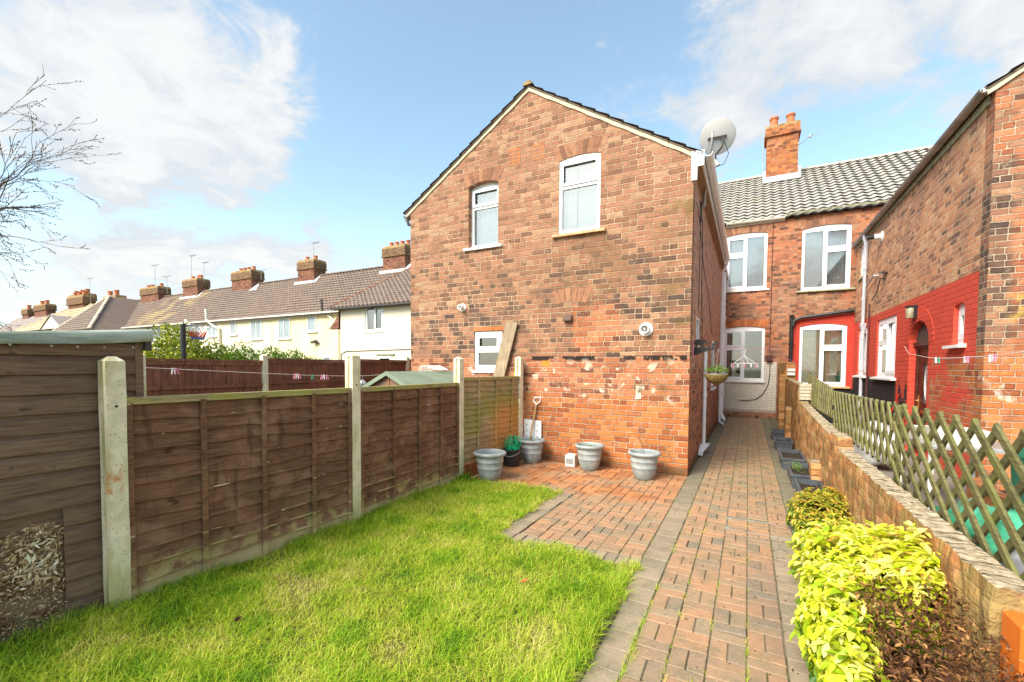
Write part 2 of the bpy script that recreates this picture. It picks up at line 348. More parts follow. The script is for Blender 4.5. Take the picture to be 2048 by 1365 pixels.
def garden_wall_mat():
    k=NT('garden_wall_brick'); k.pos(); P=k._pos
    g=k.noise(7,5,.65); streak=k.noise(3,4,.6,sc=(1,2.4,.8)); 
    v=k.add(k.Z,k.mul(k.sub(k.noise(6,2),.5),.02)); vr=k.m('DIVIDE',v,.078); fv=k.m('FRACT',vr)
    row=k.m('FLOOR',vr); ur=k.add(k.m('DIVIDE',k.Y,.225),k.mul(k.m('MODULO',k.add(row,50),2.0),.5)); fu=k.m('FRACT',ur)
    dd=k.m('MINIMUM',k.mul(k.m('MINIMUM',fu,k.sub(1.0,fu)),.225),k.mul(k.m('MINIMUM',fv,k.sub(1.0,fv)),.078)); mask=k.ss(dd,.002,.008)
    rn=k.white(k.vec(k.m('FLOOR',ur),row,2.0))
    c=k.ramp(k.add(k.mul(g,.6),k.mul(rn,.35)),[(.15,(.17,.09,.04)),(.35,(.34,.16,.065)),(.5,(.58,.25,.09)),(.65,(.58,.35,.16)),(.85,(.56,.43,.25))])
    c=k.mix(k.mul(k.mul(k.sub(1.0,mask),k.ss(k.noise(1.7,3),.42,.55)),.5),c,(.30,.20,.12))
    c=k.mix(k.mul(k.ss(streak,.46,.60),.7),c,(.34,.25,.09)); c=k.mix(k.mul(k.ss(k.noise(4,5,.7,sc=(1,2.4,.6)),.52,.64),.6),c,(.16,.10,.045)); c=k.mix(k.mul(k.ss(k.noise(3.3,5,.7,sc=(1,3,.6)),.58,.68),.6),c,(.66,.46,.16))
    c=k.mix(k.mul(k.sub(1.0,k.ss(streak,.28,.42)),.6),c,(.07,.045,.025))
    nz=k.n('ShaderNodeSeparateXYZ'); k.put(nz.inputs[0],k.g.outputs['True Normal']); top=k.ss(nz.outputs[2],.5,.8)
    ge=k.m('FRACT',k.m('DIVIDE',k.add(k.Y,k.mul(k.sub(k.noise(5,3),.5),.05)),.078)); gm=k.ss(k.m('MINIMUM',ge,k.sub(1.0,ge)),.03,.20)
    tc_=k.ramp(k.add(k.mul(gm,.16),k.sub(k.noise(22,5,.7,sc=(1,1.6,1)),.12)),[(.3,(.07,.058,.035)),(.42,(.25,.20,.12)),(.55,(.48,.38,.25)),(.8,(.68,.57,.42))])
    c=k.mix(top,c,tc_)
    return k.out(c,.92,k.bump(k.add(k.mul(mask,.2),k.add(k.mul(g,1.5),k.noise(40,4,.7))),.9,.014),0,.15)
M['gwall']=garden_wall_mat()
def wood_mat(name,base,dark,axis='Y',algae=None,low=None,spots=True,rough=.8,up=None):
    k=NT(name); k.pos(); sc={'Y':(6,1,14),'Z':(8,8,1),'X':(1,6,14)}[axis]
    r=k.attr(); gr=k.noise(5,5,.65,v=k.scale(k._pos,sc),dist=.12)
    big=k.noise(2.2,3)
    c=k.mix(k.ss(gr,.30,.66),dark,base); c=k.mix(k.mul(r,.45),c,k.mix(1.0,c,(.62,.6,.6),'MULTIPLY'))
    c=k.mix(k.mul(k.ss(big,.5,.7),.3),c,tuple(min(1,x*1.6) for x in base))
    if spots: c=k.mix(k.mul(k.ss(k.noise(3.2,2,v=k.scale(k._pos,{'Y':(1,1.6,3.4),'Z':(3,3,1.3),'X':(1.6,1,3.4)}[axis])),.66,.72),.7),c,tuple(x*.35 for x in dark))
    if algae:  # overlay list: algae, stains, and light slits painted as colour
        for fn,col,amt in algae: c=k.mix(k.mul(fn(k),amt,True),c,col)
    return k.out(c,rough,k.bump(gr,.35,.004),0,.25)
def zl(h,e,amp=.15,sc=3): # low band
    return zmask(None,h,e,amp,sc)
def LIP(k,w=.11):
    k.pos(); return k.m('LESS_THAN',k.m('FRACT',k.m('DIVIDE',k.sub(k.Z,.018),.1103)),w)
M['fence_dark']=wood_mat('fence_brown_stain',(.255,.122,.064),(.125,.058,.031),'Y',((patches(2.4,.52,.62,4),(.34,.19,.11),.5),(lambda k:k.ss(k.noise(5,4,.6,sc=(1,3.2,.45)),.56,.68),(.085,.04,.022),.6),(lambda k:k.mul(k.mul(LIP(k),k.sub(1.0,k.ss(k.Z,.10,.60))),k.ss(k.noise(4,3),.46,.56)),(.62,.52,.24),.75),(lambda k:k.mul(LIP(k,.045),k.ss(k.noise(5,3,.6),.635,.66)),(.92,.80,.60),.85),(both(zl(.24,.10,.25),patches(6,.46,.6)),(.48,.40,.16),.7),(both(patches(3,.60,.70),zl(.8,.25)),(.24,.22,.07),.35),(zl(.11,.04,.1),(.56,.44,.22),.75)))  # narrow LIP dashes: daylight through board gaps, painted as cream colour
M['fence_light']=wood_mat('fence_bare_softwood',(.46,.33,.17),(.30,.20,.10),'Y',((both(zmask(.62,1.25,.15,.4),patches(2.6,.40,.58)),(.26,.27,.06),.7),(both(bx(y=(6.0,None),z=(None,1.0),e=.25)),(.62,.25,.045),.65)),rough=.7)
M['cap']=wood_mat('fence_cap_mossy',(.46,.36,.19),(.28,.22,.09),'Y',((patches(5,.45,.58),(.40,.38,.08),.6),))
M['kick']=wood_mat('kickboard_orange',(.42,.17,.06),(.25,.10,.04),'Y')
M['shed_wood']=wood_mat('shed_brown_boards',(.265,.165,.108),(.155,.092,.060),'Y',((both(zl(.32,.14,.25),patches(5,.45,.6)),(.30,.24,.12),.7),))
M['back_fence']=wood_mat('closeboard_brown',(.31,.13,.078),(.17,.068,.042),'Z',((patches(6,.64,.7),(.25,.13,.09),.5),))
M['lattice']=wood_mat('trellis_green_timber',(.20,.18,.068),(.10,.09,.038),'Y',((patches(5,.5,.62),(.19,.20,.05),.5),(patches(4,.55,.68,3),(.22,.175,.12),.6)))
M['plank']=wood_mat('old_plank',(.42,.32,.21),(.27,.19,.12),'Z')
M['spade_wood']=simple('spade_ash',(.45,.28,.13),.5)
M['greenwood']=simple('mossy_timber',(.30,.36,.05),.8,.4,9)
def concrete_post():
    k=NT('concrete_post'); k.pos(); n=k.noise(9,5,.65); s=k.noise(2.5,4,sc=(3,3,.7))
    c=k.mix(k.ss(n,.35,.65),(.72,.62,.43),(.88,.78,.57)); c=k.mix(k.mul(k.ss(s,.48,.64),.55),c,(.48,.44,.18))
    low=k.mul(k.sub(1.0,k.ss(k.Z,.05,.45)),.6); c=k.mix(low,c,(.42,.42,.12))
    o=k.mul(k.boxm(x=(-3.60,-3.5),y=(1.2,1.32),e=.025),k.boxm(y=(1.0,1.45),z=(.66,.98),e=.14)); c=k.mix(k.mul(k.mul(o,k.ss(k.noise(8,3),.42,.55)),.85),c,(.65,.25,.08))
    pit=k.ss(k.voro(42),.10,.2); c=k.mix(k.mul(k.sub(1.0,pit),.8),c,(.14,.12,.08))
    return k.out(c,.9,k.bump(k.add(n,k.mul(pit,.5)),.5,.004),0,.2)
M['concrete']=concrete_post()
M['upvc']=simple('white_upvc',(.86,.87,.88),.28,.03,5,spec=.5)
M['upvc_dull']=simple('white_upvc_dull',(.72,.72,.70),.4,.08,6)
M['sill_white']=simple('sill_painted',(.82,.80,.76),.6,.1,12)
M['sill_tan']=simple('sill_tile',(.55,.33,.17),.6,.25,12)
M['sill_stone']=simple('sill_stone_green',(.36,.36,.22),.8,.35,9)
M['black']=simple('black_plastic',(.018,.018,.02),.35,.2,8,spec=.5)
M['grey_pipe']=simple('grey_pipe',(.50,.51,.55),.4,.1,5)
M['gutter_old']=simple('old_gutter',(.33,.27,.22),.55,.35,3)
M['gutter_cream']=simple('cream_gutter',(.72,.68,.56),.5,.12,4)
M['gutter_dark']=simple('dark_gutter',(.06,.05,.045),.5)
M['soffit']=simple('brown_soffit',(.40,.26,.16),.55,.1,5)
M['mortar']=simple('verge_mortar',(.60,.52,.38),.9,.18,14,bump=.6,bs=40)
M['steel']=simple('steel',(.55,.55,.55),.3,.1,8,metal=.8)
M['galv']=simple('galvanised',(.42,.42,.40),.45,.2,10,metal=.5)
M['terracotta']=simple('terracotta_pot',(.50,.16,.065),.7,.2,9)
M['lead']=simple('lead_flashing',(.62,.62,.62),.5,.15,6)
def glass():
    k=NT('window_glass'); t=k.n('ShaderNodeBsdfTransparent'); t.inputs[0].default_value=(.88,.91,.90,1); g=k.n('ShaderNodeBsdfGlossy'); g.inputs['Roughness'].default_value=.03; g.inputs[0].default_value=(1,1,1,1)
    lw=k.n('ShaderNodeFresnel'); lw.inputs[0].default_value=1.75; mx=k.n('ShaderNodeMixShader'); o=k.n('ShaderNodeOutputMaterial')
    k.put(mx.inputs[0],k.m('MULTIPLY_ADD',lw.outputs[0],1.4,.15,clamp=True)); k.t.links.new(t.outputs[0],mx.inputs[1]); k.t.links.new(g.outputs[0],mx.inputs[2]); k.t.links.new(mx.outputs[0],o.inputs[0]); return k.mat
M['glass']=glass()
M['glass_far']=simple('far_window_glass',(.20,.23,.25),.08,.25,1.5,spec=1.0)
M['glass_pale']=simple('far_window_pale',(.30,.35,.38),.15,.15,1.2,spec=.8)
M['net']=simple('net_curtain',(.66,.68,.68),.9,.06,14)
M['curtain_cream']=simple('curtain_cream',(.98,.88,.62),.9,.15,7)
M['curtain_white']=simple('curtain_white',(.85,.84,.82),.9,.06,8)
M['curtain_pink']=simple('curtain_pink',(.50,.30,.30),.9,.3,9)
M['room']=simple('room_wall',(.42,.35,.20),.9,.1,2)
M['room_dark']=simple('room_dark',(.07,.07,.07),.9,.3,3)
def tile_mat(name,a,b,moss,rough=.55,mossamt=.6,ymoss=None):
    k=NT(name); k.pos(); r=k.attr(); n=k.noise(12,4,.65); void_shade=k.m('LESS_THAN',r,0.0)
    c=k.mix(r,a,b); c=k.mix(k.mul(k.ss(n,.4,.7),.5),c,tuple(x*.6 for x in a))
    c=k.mix(k.mul(k.ss(k.noise(.8,4,.6),.52,.66),mossamt),c,moss)
    if ymoss:
        for fn,col,amt in ymoss: c=k.mix(k.mul(fn(k),amt),c,col)
    c=k.mix(void_shade,c,(.02,.017,.015))  # lip faces with negative rnd get near-black as painted shade below tile edges
    return k.out(c,rough,k.bump(n,.3,.005),0,.4)
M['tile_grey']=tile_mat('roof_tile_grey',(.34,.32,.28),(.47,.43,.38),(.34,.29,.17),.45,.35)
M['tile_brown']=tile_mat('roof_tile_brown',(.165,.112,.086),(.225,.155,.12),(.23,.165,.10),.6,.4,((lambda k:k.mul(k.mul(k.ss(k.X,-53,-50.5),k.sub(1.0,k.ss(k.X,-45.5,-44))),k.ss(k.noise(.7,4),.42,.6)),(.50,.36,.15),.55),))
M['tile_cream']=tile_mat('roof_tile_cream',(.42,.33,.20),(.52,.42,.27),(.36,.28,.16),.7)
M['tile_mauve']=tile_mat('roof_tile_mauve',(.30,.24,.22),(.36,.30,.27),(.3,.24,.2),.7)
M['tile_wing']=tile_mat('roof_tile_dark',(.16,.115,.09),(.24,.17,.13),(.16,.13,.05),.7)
def render_mat(name,c1,c2,stain=.3):
    k=NT(name); k.pos(); n=k.noise(1.1,4,.6,sc=(1,1,.35)); f=k.noise(30,3)
    c=k.mix(k.ss(n,.4,.7),c1,c2); c=k.mix(k.mul(k.ss(k.noise(2.6,5,.65,sc=(1,1,.3)),.56,.72),stain),c,tuple(x*.62 for x in c2))
    return k.out(c,.9,k.bump(f,.2,.004),0,.2)
M['render_white']=render_mat('render_white',(.72,.65,.53),(.66,.58,.46),.2)
M['render_yellow']=render_mat('render_yellow',(.72,.62,.38),(.76,.68,.48),.45)
M['render_cream']=render_mat('render_cream',(.72,.64,.47),(.74,.67,.53),.35)
def felt():
    k=NT('green_mineral_felt'); n=k.noise(60,4,.8); b=k.noise(4,3,.5,sc=(1,.5,3))
    c=k.mix(n,(.11,.14,.10),(.34,.38,.31)); c=k.mix(k.ss(b,.4,.65),c,(.42,.46,.40)); return k.out(c,.9,k.bump(k.add(b,k.mul(n,.2)),.5,.012))
M['felt']=felt()
M['felt_roof']=simple('green_felt_roof',(.22,.27,.19),.85,.15,5,bump=.3)
def stone_pot():
    k=NT('pot_grey_glaze'); k.pos(); n=k.noise(7,5,.65); c=k.mix(k.ss(n,.35,.68),(.26,.29,.29),(.40,.43,.42)); c=k.mix(k.mul(k.ss(k.noise(18,4,.7),.58,.7),.5),c,(.52,.54,.52)); c=k.mix(k.mul(k.sub(1.0,k.ss(k.Z,.02,.16)),.4),c,(.24,.25,.20))
    return k.out(c,.5,k.bump(n,.2,.004),0,.4)
M['pot']=stone_pot()
M['trough']=simple('trough_plastic_grey',(.075,.085,.10),.45,.3,9)
M['soil']=simple('soil',(.035,.024,.017),.95,.6,40,bump=1,bs=70)
M['hose']=simple('green_hose',(.0,.33,.14),.35,.2,20,spec=.5)
M['bin_green']=simple('green_bin',(.03,.17,.10),.4,.15,4)
M['sheet_green']=simple('green_plastic_sheet',(.06,.34,.19),.3,.5,7,spec=.6)
M['bag_white']=simple('white_plastic_bag',(.50,.50,.53),.4,.2,12,spec=.6)
M['red']=simple('red_paint',(.55,.03,.02),.4)
M['pink']=simple('pink_plastic',(.75,.25,.38),.4)
M['white']=simple('white_paint',(.80,.79,.77),.5,.05,10)
M['teal']=simple('teal_plastic',(.02,.36,.24),.4)
M['cord']=simple('line_cord',(.72,.58,.52),.7)
M['orange_post']=simple('orange_terracotta',(.70,.16,.02),.5,.1,6)
M['door_wood']=simple('door_dark_wood',(.075,.022,.014),.4,.4,6)
M['brass']=simple('brass',(.7,.5,.2),.3,.1,8,metal=.9)
M['lampglass']=simple('lamp_glass_smoked',(.28,.25,.16),.2,.3,12)
M['basket']=simple('basket_coir',(.17,.115,.03),.9,.6,26,bump=.8)
M['bronze']=simple('cast_iron_black',(.02,.018,.018),.6)
M['monkwhite']=simple('dish_grey',(.50,.50,.48),.5,.08,5)
M['leaf_red']=simple('fallen_leaf_red',(.55,.13,.03),.6)
M['leaf_brown']=simple('fallen_leaf_brown',(.09,.035,.02),.7)
M['stem']=simple('stem_brown',(.16,.09,.045),.85,.3)
M['bark']=simple('bark',(.12,.085,.06),.9,.4,6)
M['junction']=simple('junction_box',(.10,.035,.03),.5)
def leaf_mat(name,stops,rough=.45,trans=.35,spec=.4):
    k=NT(name); r=k.attr(); c=k.ramp(r,stops)
    b=k.n('ShaderNodeBsdfPrincipled'); k.put(b.inputs['Base Color'],c); b.inputs['Roughness'].default_value=rough; b.inputs['Specular IOR Level'].default_value=spec
    t=k.n('ShaderNodeBsdfTranslucent'); k.put(t.inputs[0],c); mx=k.n('ShaderNodeMixShader'); mx.inputs[0].default_value=trans; o=k.n('ShaderNodeOutputMaterial')
    k.t.links.new(b.outputs[0],mx.inputs[1]); k.t.links.new(t.outputs[0],mx.inputs[2]); k.t.links.new(mx.outputs[0],o.inputs[0]); return k.mat
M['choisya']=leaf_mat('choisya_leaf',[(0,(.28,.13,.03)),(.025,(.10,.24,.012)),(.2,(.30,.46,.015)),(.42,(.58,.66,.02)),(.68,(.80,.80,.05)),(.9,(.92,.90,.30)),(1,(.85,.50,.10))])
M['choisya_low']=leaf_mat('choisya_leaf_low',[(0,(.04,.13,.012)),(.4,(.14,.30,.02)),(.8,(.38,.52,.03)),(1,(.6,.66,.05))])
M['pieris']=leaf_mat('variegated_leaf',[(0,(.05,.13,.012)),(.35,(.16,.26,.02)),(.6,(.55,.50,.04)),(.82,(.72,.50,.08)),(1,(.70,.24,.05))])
M['dead']=leaf_mat('dead_leaf',[(0,(.04,.018,.01)),(.55,(.13,.055,.024)),(.85,(.34,.15,.05)),(1,(.50,.27,.10))],.7,.15,.2)
M['forsythia']=leaf_mat('yellow_green_leaf',[(0,(.10,.17,.012)),(.5,(.28,.34,.02)),(1,(.50,.48,.04))],.6)
M['hedge']=leaf_mat('hedge_leaf',[(0,(.05,.11,.012)),(.5,(.13,.24,.02)),(1,(.30,.42,.05))],.6)
M['herb']=leaf_mat('herb_leaf',[(0,(.05,.15,.02)),(.6,(.2,.36,.04)),(1,(.45,.5,.12))],.6)
def grass_mat():
    k=NT('grass_blade'); k.pos(); r=k.attr(); big=k.noise(1.6,3); mid=k.noise(6,3)
    v=k.add(k.mul(r,.6),k.add(k.mul(k.sub(big,.5),.9),k.add(k.mul(k.sub(mid,.5),.5),.22)))
    c=k.ramp(v,[(.05,(.06,.17,.01)),(.28,(.16,.35,.014)),(.45,(.33,.52,.018)),(.62,(.50,.60,.035)),(.8,(.66,.64,.10)),(1,(.76,.66,.26))])
    b=k.n('ShaderNodeBsdfPrincipled'); k.put(b.inputs['Base Color'],c); b.inputs['Roughness'].default_value=.5; b.inputs['Specular IOR Level'].default_value=.3
    t=k.n('ShaderNodeBsdfTranslucent'); k.put(t.inputs[0],c); mx=k.n('ShaderNodeMixShader'); mx.inputs[0].default_value=.35; o=k.n('ShaderNodeOutputMaterial')
    k.t.links.new(b.outputs[0],mx.inputs[1]); k.t.links.new(t.outputs[0],mx.inputs[2]); k.t.links.new(mx.outputs[0],o.inputs[0]); return k.mat
M['grass']=grass_mat()
def paver_mat(name,stops,stain=((.16,.15,.09),.5)):
    k=NT(name); k.pos(); r=k.attr(); g=k.noise(55,4,.75); n=k.noise(5,5,.65); b=k.noise(1.2,4,.6)
    c=k.ramp(k.add(k.mul(r,.85),k.mul(k.sub(b,.5),.5)),stops)
    c=k.mix(k.mul(k.ss(n,.46,.66),.5),c,stain[0]); c=k.mix(k.mul(k.ss(g,.54,.7),.45),c,(.55,.45,.34)); c=k.mix(k.mul(k.sub(1.0,k.ss(g,.3,.44)),.5),c,(.06,.045,.035))
    return k,c,g,n
def pavers():
    k,c,g,n=paver_mat('block_paving',[(0,(.24,.19,.13)),(.2,(.35,.215,.125)),(.45,(.44,.235,.125)),(.7,(.38,.23,.13)),(.88,(.31,.235,.145)),(1,(.25,.205,.14))])
    pat=k.boxm(x=(None,-.76),y=(5.3,None),e=.2)
    c=k.mix(k.mul(pat,k.ss(k.noise(2,4),.35,.6)),c,k.mix(k.attr(),(.30,.12,.05),(.52,.22,.085)))
    c=k.mix(k.mul(k.boxm(x=(-.6,None),y=(6,None),e=.8),.45),c,(.23,.17,.085))
    c=k.mix(k.mul(k.mul(k.boxm(x=(.1,None),y=(None,4.2),e=.35),k.ss(k.noise(2,4),.38,.55)),.6),c,(.20,.15,.12))
    return k.out(c,k.mr(n,.35,.65,.5,.8),k.bump(k.add(g,n),.55,.004),0,.35)
M['paver']=pavers()
k,c,g,n=paver_mat('border_blocks_grey',[(0,(.25,.205,.14)),(.5,(.31,.235,.16)),(1,(.36,.28,.19))]); 
c=k.mix(k.mul(k.boxm(y=(6,None),e=1),.6),c,(.12,.115,.075))
M['border']=k.out(c,.75,k.bump(k.add(g,n),.5,.004),0,.3)
k=NT('joint_sand'); k.pos(); c=k.mix(k.noise(40,4),(.09,.078,.05),(.24,.20,.13)); c=k.mix(k.mul(k.ss(k.noise(3,3),.5,.62),.6),c,(.09,.12,.02)); M['joint']=k.out(c,.95)
k=NT('earth_ground'); k.pos(); c=k.mix(k.noise(1.2,6,.7),(.07,.055,.03),(.16,.13,.07)); c=k.mix(k.ss(k.noise(.3,3),.4,.6),c,(.07,.10,.025)); M['ground']=k.out(c,.95,k.bump(k.noise(30,4),.6,.02))
k=NT('lawn_soil'); k.pos(); c=k.mix(k.noise(20,5,.7),(.07,.06,.02),(.20,.20,.05)); M['lawn_soil']=k.out(c,.95,k.bump(k.noise(30,4),.6,.02))
k=NT('bed_soil'); k.pos(); c=k.mix(k.noise(30,5,.75),(.03,.02,.012),(.16,.10,.06)); M['bed']=k.out(c,.95,k.bump(k.noise(50,4,.8),1,.02))
k=NT('yard_concrete'); k.pos(); c=k.mix(k.noise(8,5,.7),(.16,.14,.12),(.30,.27,.23)); M['yard']=k.out(c,.85,k.bump(k.noise(30,4),.4,.01))
k=NT('rotten_board'); k.pos(); a=k.noise(14,5,.75,sc=(1,.6,1.6),dist=1.5); c=k.ramp(a,[(.3,(.04,.022,.014)),(.44,(.15,.085,.045)),(.54,(.32,.19,.10)),(.64,(.68,.46,.25)),(.8,(.85,.68,.45))]); M['rotten']=k.out(c,.9,k.bump(a,1,.02))
M['chip']=leaf_mat('wood_flake',[(0,(.12,.07,.04)),(.3,(.26,.15,.075)),(.5,(.60,.41,.21)),(.8,(.92,.72,.46)),(1,(.95,.88,.70))],.8,.1,.2)
# ================================================================ geometry helpers
class PL:
    """a wall plane: u along it (world X or Y value), z up, d outward"""
    def __init__(s,o,U,N): s.o,s.U,s.N=Vector((*o,0)),Vector((*U,0)),Vector((*N,0))
    def w(s,u,z,d=0): return s.o+s.U*u+s.N*d+Vector((0,0,z))
def slab(mb,pl,outer,holes,d0,d1,m=0,mh=None,r=None):
    """solid plate with holes between offsets d0 (back) and d1 (front)"""
    loops=[outer]+list(holes)
    tri=tessellate_polygon([[Vector((a,b,0)) for a,b in L] for L in loops])
    flat=[p for L in loops for p in L]; n=len(flat)
    vs=[pl.w(a,b,d1) for a,b in flat]+[pl.w(a,b,d0) for a,b in flat]
    rr=random.random() if r is None else r
    mb.add(vs,[t for t in tri]+[(t[2]+n,t[1]+n,t[0]+n) for t in tri],m,rr)
    k=0
    for li,L in enumerate(loops):
        q=[(k+i,k+(i+1)%len(L),k+(i+1)%len(L)+n,k+i+n) for i in range(len(L))]
        mb.add(vs,q,m if (li==0 or mh is None) else mh,rr); k+=len(L)
def rect(u0,u1,z0,z1,rise=0,n=10):
    if rise<=0: return [(u0,z0),(u1,z0),(u1,z1),(u0,z1)]
    p=[(u0,z0),(u1,z0)]
    for i in range(n+1):
        t=i/n; p.append((u1+(u0-u1)*t,z1+rise*(1-(2*t-1)**2)))
    return p
def inset(r,a): return (r[0]+a,r[1]-a,r[2]+a,r[3]-a)
def window(pl,par,u0,u1,z0,z1,lights,rise=0,sill=None,fr=.05,rec=-.05,curtains=(),glass='glass',sillover=.09,frmat='upvc',silld=.05,name='window',dark=True,pn=True):
    """lights: [(ua,ub,za,zb,opening)] in fractions of the clear opening"""
    fm=MB(); outer=rect(u0,u1,z0,z1,rise); W=u1-u0; H=z1-z0; holes=[]; Ls=[]
    for (a,b,c,d,op) in lights:
        L=(u0+fr*.6+a*(W-fr*1.2),u0+fr*.6+b*(W-fr*1.2),z0+fr*.8+c*(H-fr*1.6),z0+fr*.8+d*(H-fr*1.6)); Ls.append((L,op))
        holes.append(rect(*inset(L,fr*.45))[::-1])
    slab(fm,pl,outer,holes,rec-.06,rec)
    for L,op in Ls:
        if op: 
            h=inset(L,fr*.95); slab(fm,pl,rect(*inset(L,fr*.08)),[rect(*h)[::-1]],rec+.001,rec+.022)
        bd=MB()
    f=fm.build(name,M[frmat],par)
    g=MB()
    for L,op in Ls:
        q=inset(L,fr*.3); g.add([pl.w(q[0],q[2],rec-.03),pl.w(q[1],q[2],rec-.03),pl.w(q[1],q[3],rec-.03),pl.w(q[0],q[3],rec-.03)],[(0,1,2,3)])
    if pn: g.build('pane',M[glass],f)
    if sill:
        s=MB(); a=pl.w(u0-sillover,z0-.06,-.10); c=[(u0-sillover,u1+sillover)]
        vs=[];
        for d,zz in ((-.10,z0-.055),(-.10,z0+.012),(silld,z0-.012),(silld,z0-.055)):
            vs+= [pl.w(u0-sillover,zz,d),pl.w(u1+sillover,zz,d)]
        s.add(vs,[(0,1,3,2),(2,3,5,4),(4,5,7,6),(6,7,1,0),(0,2,4,6),(1,7,5,3)])
        s.build('sill',M[sill],f)
    for (a,b,za,zb,mat) in curtains:
        cu=MB(); n=max(6,int((b-a)*W*36)); vs=[];fs=[]
        for i in range(n+1):
            u=u0+W*(a+(b-a)*i/n); dd=rec-.16+.018*math.sin(i*1.9)+.01*math.sin(i*.7)
            vs+=[pl.w(u,z0+H*za+.01,dd),pl.w(u,z0+H*zb+(rise*.8 if zb>.97 else 0),dd)]
            if i: fs.append((2*i-2,2*i,2*i+1,2*i-1))
        cu.add(vs,fs); cu.build('curtain',M[mat],f,smooth=True)
    return f
def room(pl,par,u0,u1,z0,z1,depth=1.6,d0=-.24,mat='room_dark'):
    m=MB(); a,b,c,d=u0,u1,z0,z1
    vs=[pl.w(u,z,dd) for dd in(d0,d0-depth) for u,z in((a,c),(b,c),(b,d),(a,d))]
    m.add(vs,[(4,5,6,7),(0,1,5,4),(1,2,6,5),(2,3,7,6),(3,0,4,7)]); return m.build('interior',M[mat],par)
def arch_bricks(pl,par,u0,u1,z1,rise,h=.22,mat='ext_brick',n=None,d=.004):
    """soldier-course segmental arch: bricks on edge fanned over the opening"""
    m=MB(); w=u1-u0; n=n or int(w/.072); cx=(u0+u1)/2; ex=.10
    for i in range(n):
        t0=(i+.07)/n; t1=(i+.93)/n; P=[]
        for t in(t0,t1):
            u=u0-.03+(w+.06)*t; z=z1+rise*(1-(2*t-1)**2)+.004; lean=(t-.5)*2*ex
            P.append(((u,z),(u+lean,z+h+random.uniform(-.008,.008))))
        q=[P[0][0],P[1][0],P[1][1],P[0][1]]
        vs=[pl.w(a,b,d) for a,b in q]+[pl.w(a,b,-.02) for a,b in q]
        m.add(vs,[(0,1,2,3),(0,4,5,1),(1,5,6,2),(2,6,7,3),(3,7,4,0)])
    return m.build('arch',M[mat],par)
def k_arch(name,stops):
    k=NT(name); k.pos(); r=k.attr(); g=k.noise(26,5,.7); c=k.ramp(k.add(k.mul(r,.8),k.mul(g,.2)),stops); c=k.mix(k.mul(k.ss(k.noise(9,3),.5,.7),.45),c,(.08,.045,.035))
    return k.out(c,.9,k.bump(g,.5,.006),0,.2)
M['arch_old']=k_arch('arch_brick_weathered',[(0,(.16,.08,.05)),(.4,(.29,.135,.08)),(.8,(.37,.18,.10)),(1,(.40,.24,.14))])
M['arch_orange']=k_arch('arch_brick_orange',[(0,(.3,.09,.04)),(.5,(.52,.16,.05)),(1,(.5,.2,.08))])
def tiles(name,par,P0,U,S,width,length,mat,gauge=.3,wave=.3,amp=.022,thick=.02,u0=None,u1=None,seg=6,kind='pan',jit=.004):
    """courses of interlocking tiles with a raised lower edge. P0 eave start, U unit along eave, S unit up the slope"""
    P0,U,S=Vector(P0),Vector(U).normalized(),Vector(S).normalized(); Nn=U.cross(S).normalized()
    if Nn.z<0: Nn=-Nn
    rows=int(math.ceil(length/gauge)); V=[];F=[];Rr=[]
    for k in range(rows):
        s0=k*gauge; s1=min((k+1)*gauge+.04,length+.02)
        a=0 if u0 is None else u0(s0); b=width if u1 is None else u1(s0)
        if b-a<.05: continue
        n=max(2,int((b-a)/wave*seg)); base=len(V)//1
        us=np.linspace(a,b,n+1); ph=us/wave+ (0.5*(k%2) if kind=='plain' else 0)
        if kind=='pan': h=amp*np.sin(ph*2*PI)
        elif kind=='roman': 
            fr=ph%1.0; h=np.where(fr<.34,amp*np.sin(fr/.34*PI),0)
        else: h=np.zeros(n+1)
        tid=np.floor(ph); tr=(np.sin(tid*12.9898+k*78.233+len(name))*43758.5453)%1.0
        h=h+(tr-.5)*jit
        for i in range(n+1):
            lo=P0+U*us[i]+S*s0; hi=P0+U*us[i]+S*s1
            V.append(lo+Nn*(thick+.012+h[i])); V.append(hi+Nn*(.004+h[i])); V.append(lo+Nn*(-.004 if kind=='roman' else h[i]-.012))
        for i in range(n):
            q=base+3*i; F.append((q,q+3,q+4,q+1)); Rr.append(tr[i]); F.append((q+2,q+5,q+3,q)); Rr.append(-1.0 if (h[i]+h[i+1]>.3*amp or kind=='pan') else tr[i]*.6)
    V=np.array([tuple(v) for v in V]); return rawmesh(name,V,np.array(F),mat,Rr,par,ORG[par.name] if par else (0,0,0))
def ridge(name,par,a,b,mat,rad=.11,n=None,step=.33):
    a,b=Vector(a),Vector(b); L=(b-a).length; n=max(1,int(L/step)); m=MB(); t=(b-a).normalized(); x=t.cross(Vector((0,0,1))).normalized(); z=x.cross(t).normalized()
    for i in range(n):
        p=a+t*(L*i/n); q=a+t*(L*(i+1.06)/n); vs=[]
        for e,rd in((p,rad*1.06),(q,rad*.97)):
            for j in range(7):
                an=PI*j/6; vs.append(e+x*rd*math.cos(an)+z*rd*.75*math.sin(an)-z*.03)
        m.add(vs,[(j,j+1,j+8,j+7) for j in range(6)]+[tuple(range(7)),tuple(range(13,6,-1))])
    return m.build(name,mat,par)
def pot_chimney(par,x,y,z,h=.45,r=.11,mat='terracotta'):
    m=MB(); m.lathe((x,y,z),[(r*1.1,0),(r*1.05,.05),(r*.9,.08),(r*.8,h*.8),(r*.95,h*.84),(r*1.0,h*.95),(r*.9,h),(r*.7,h),(r*.7,h*.6)],14)
    return m.build('chimney_pot',M[mat],par,smooth=True,auto=40)
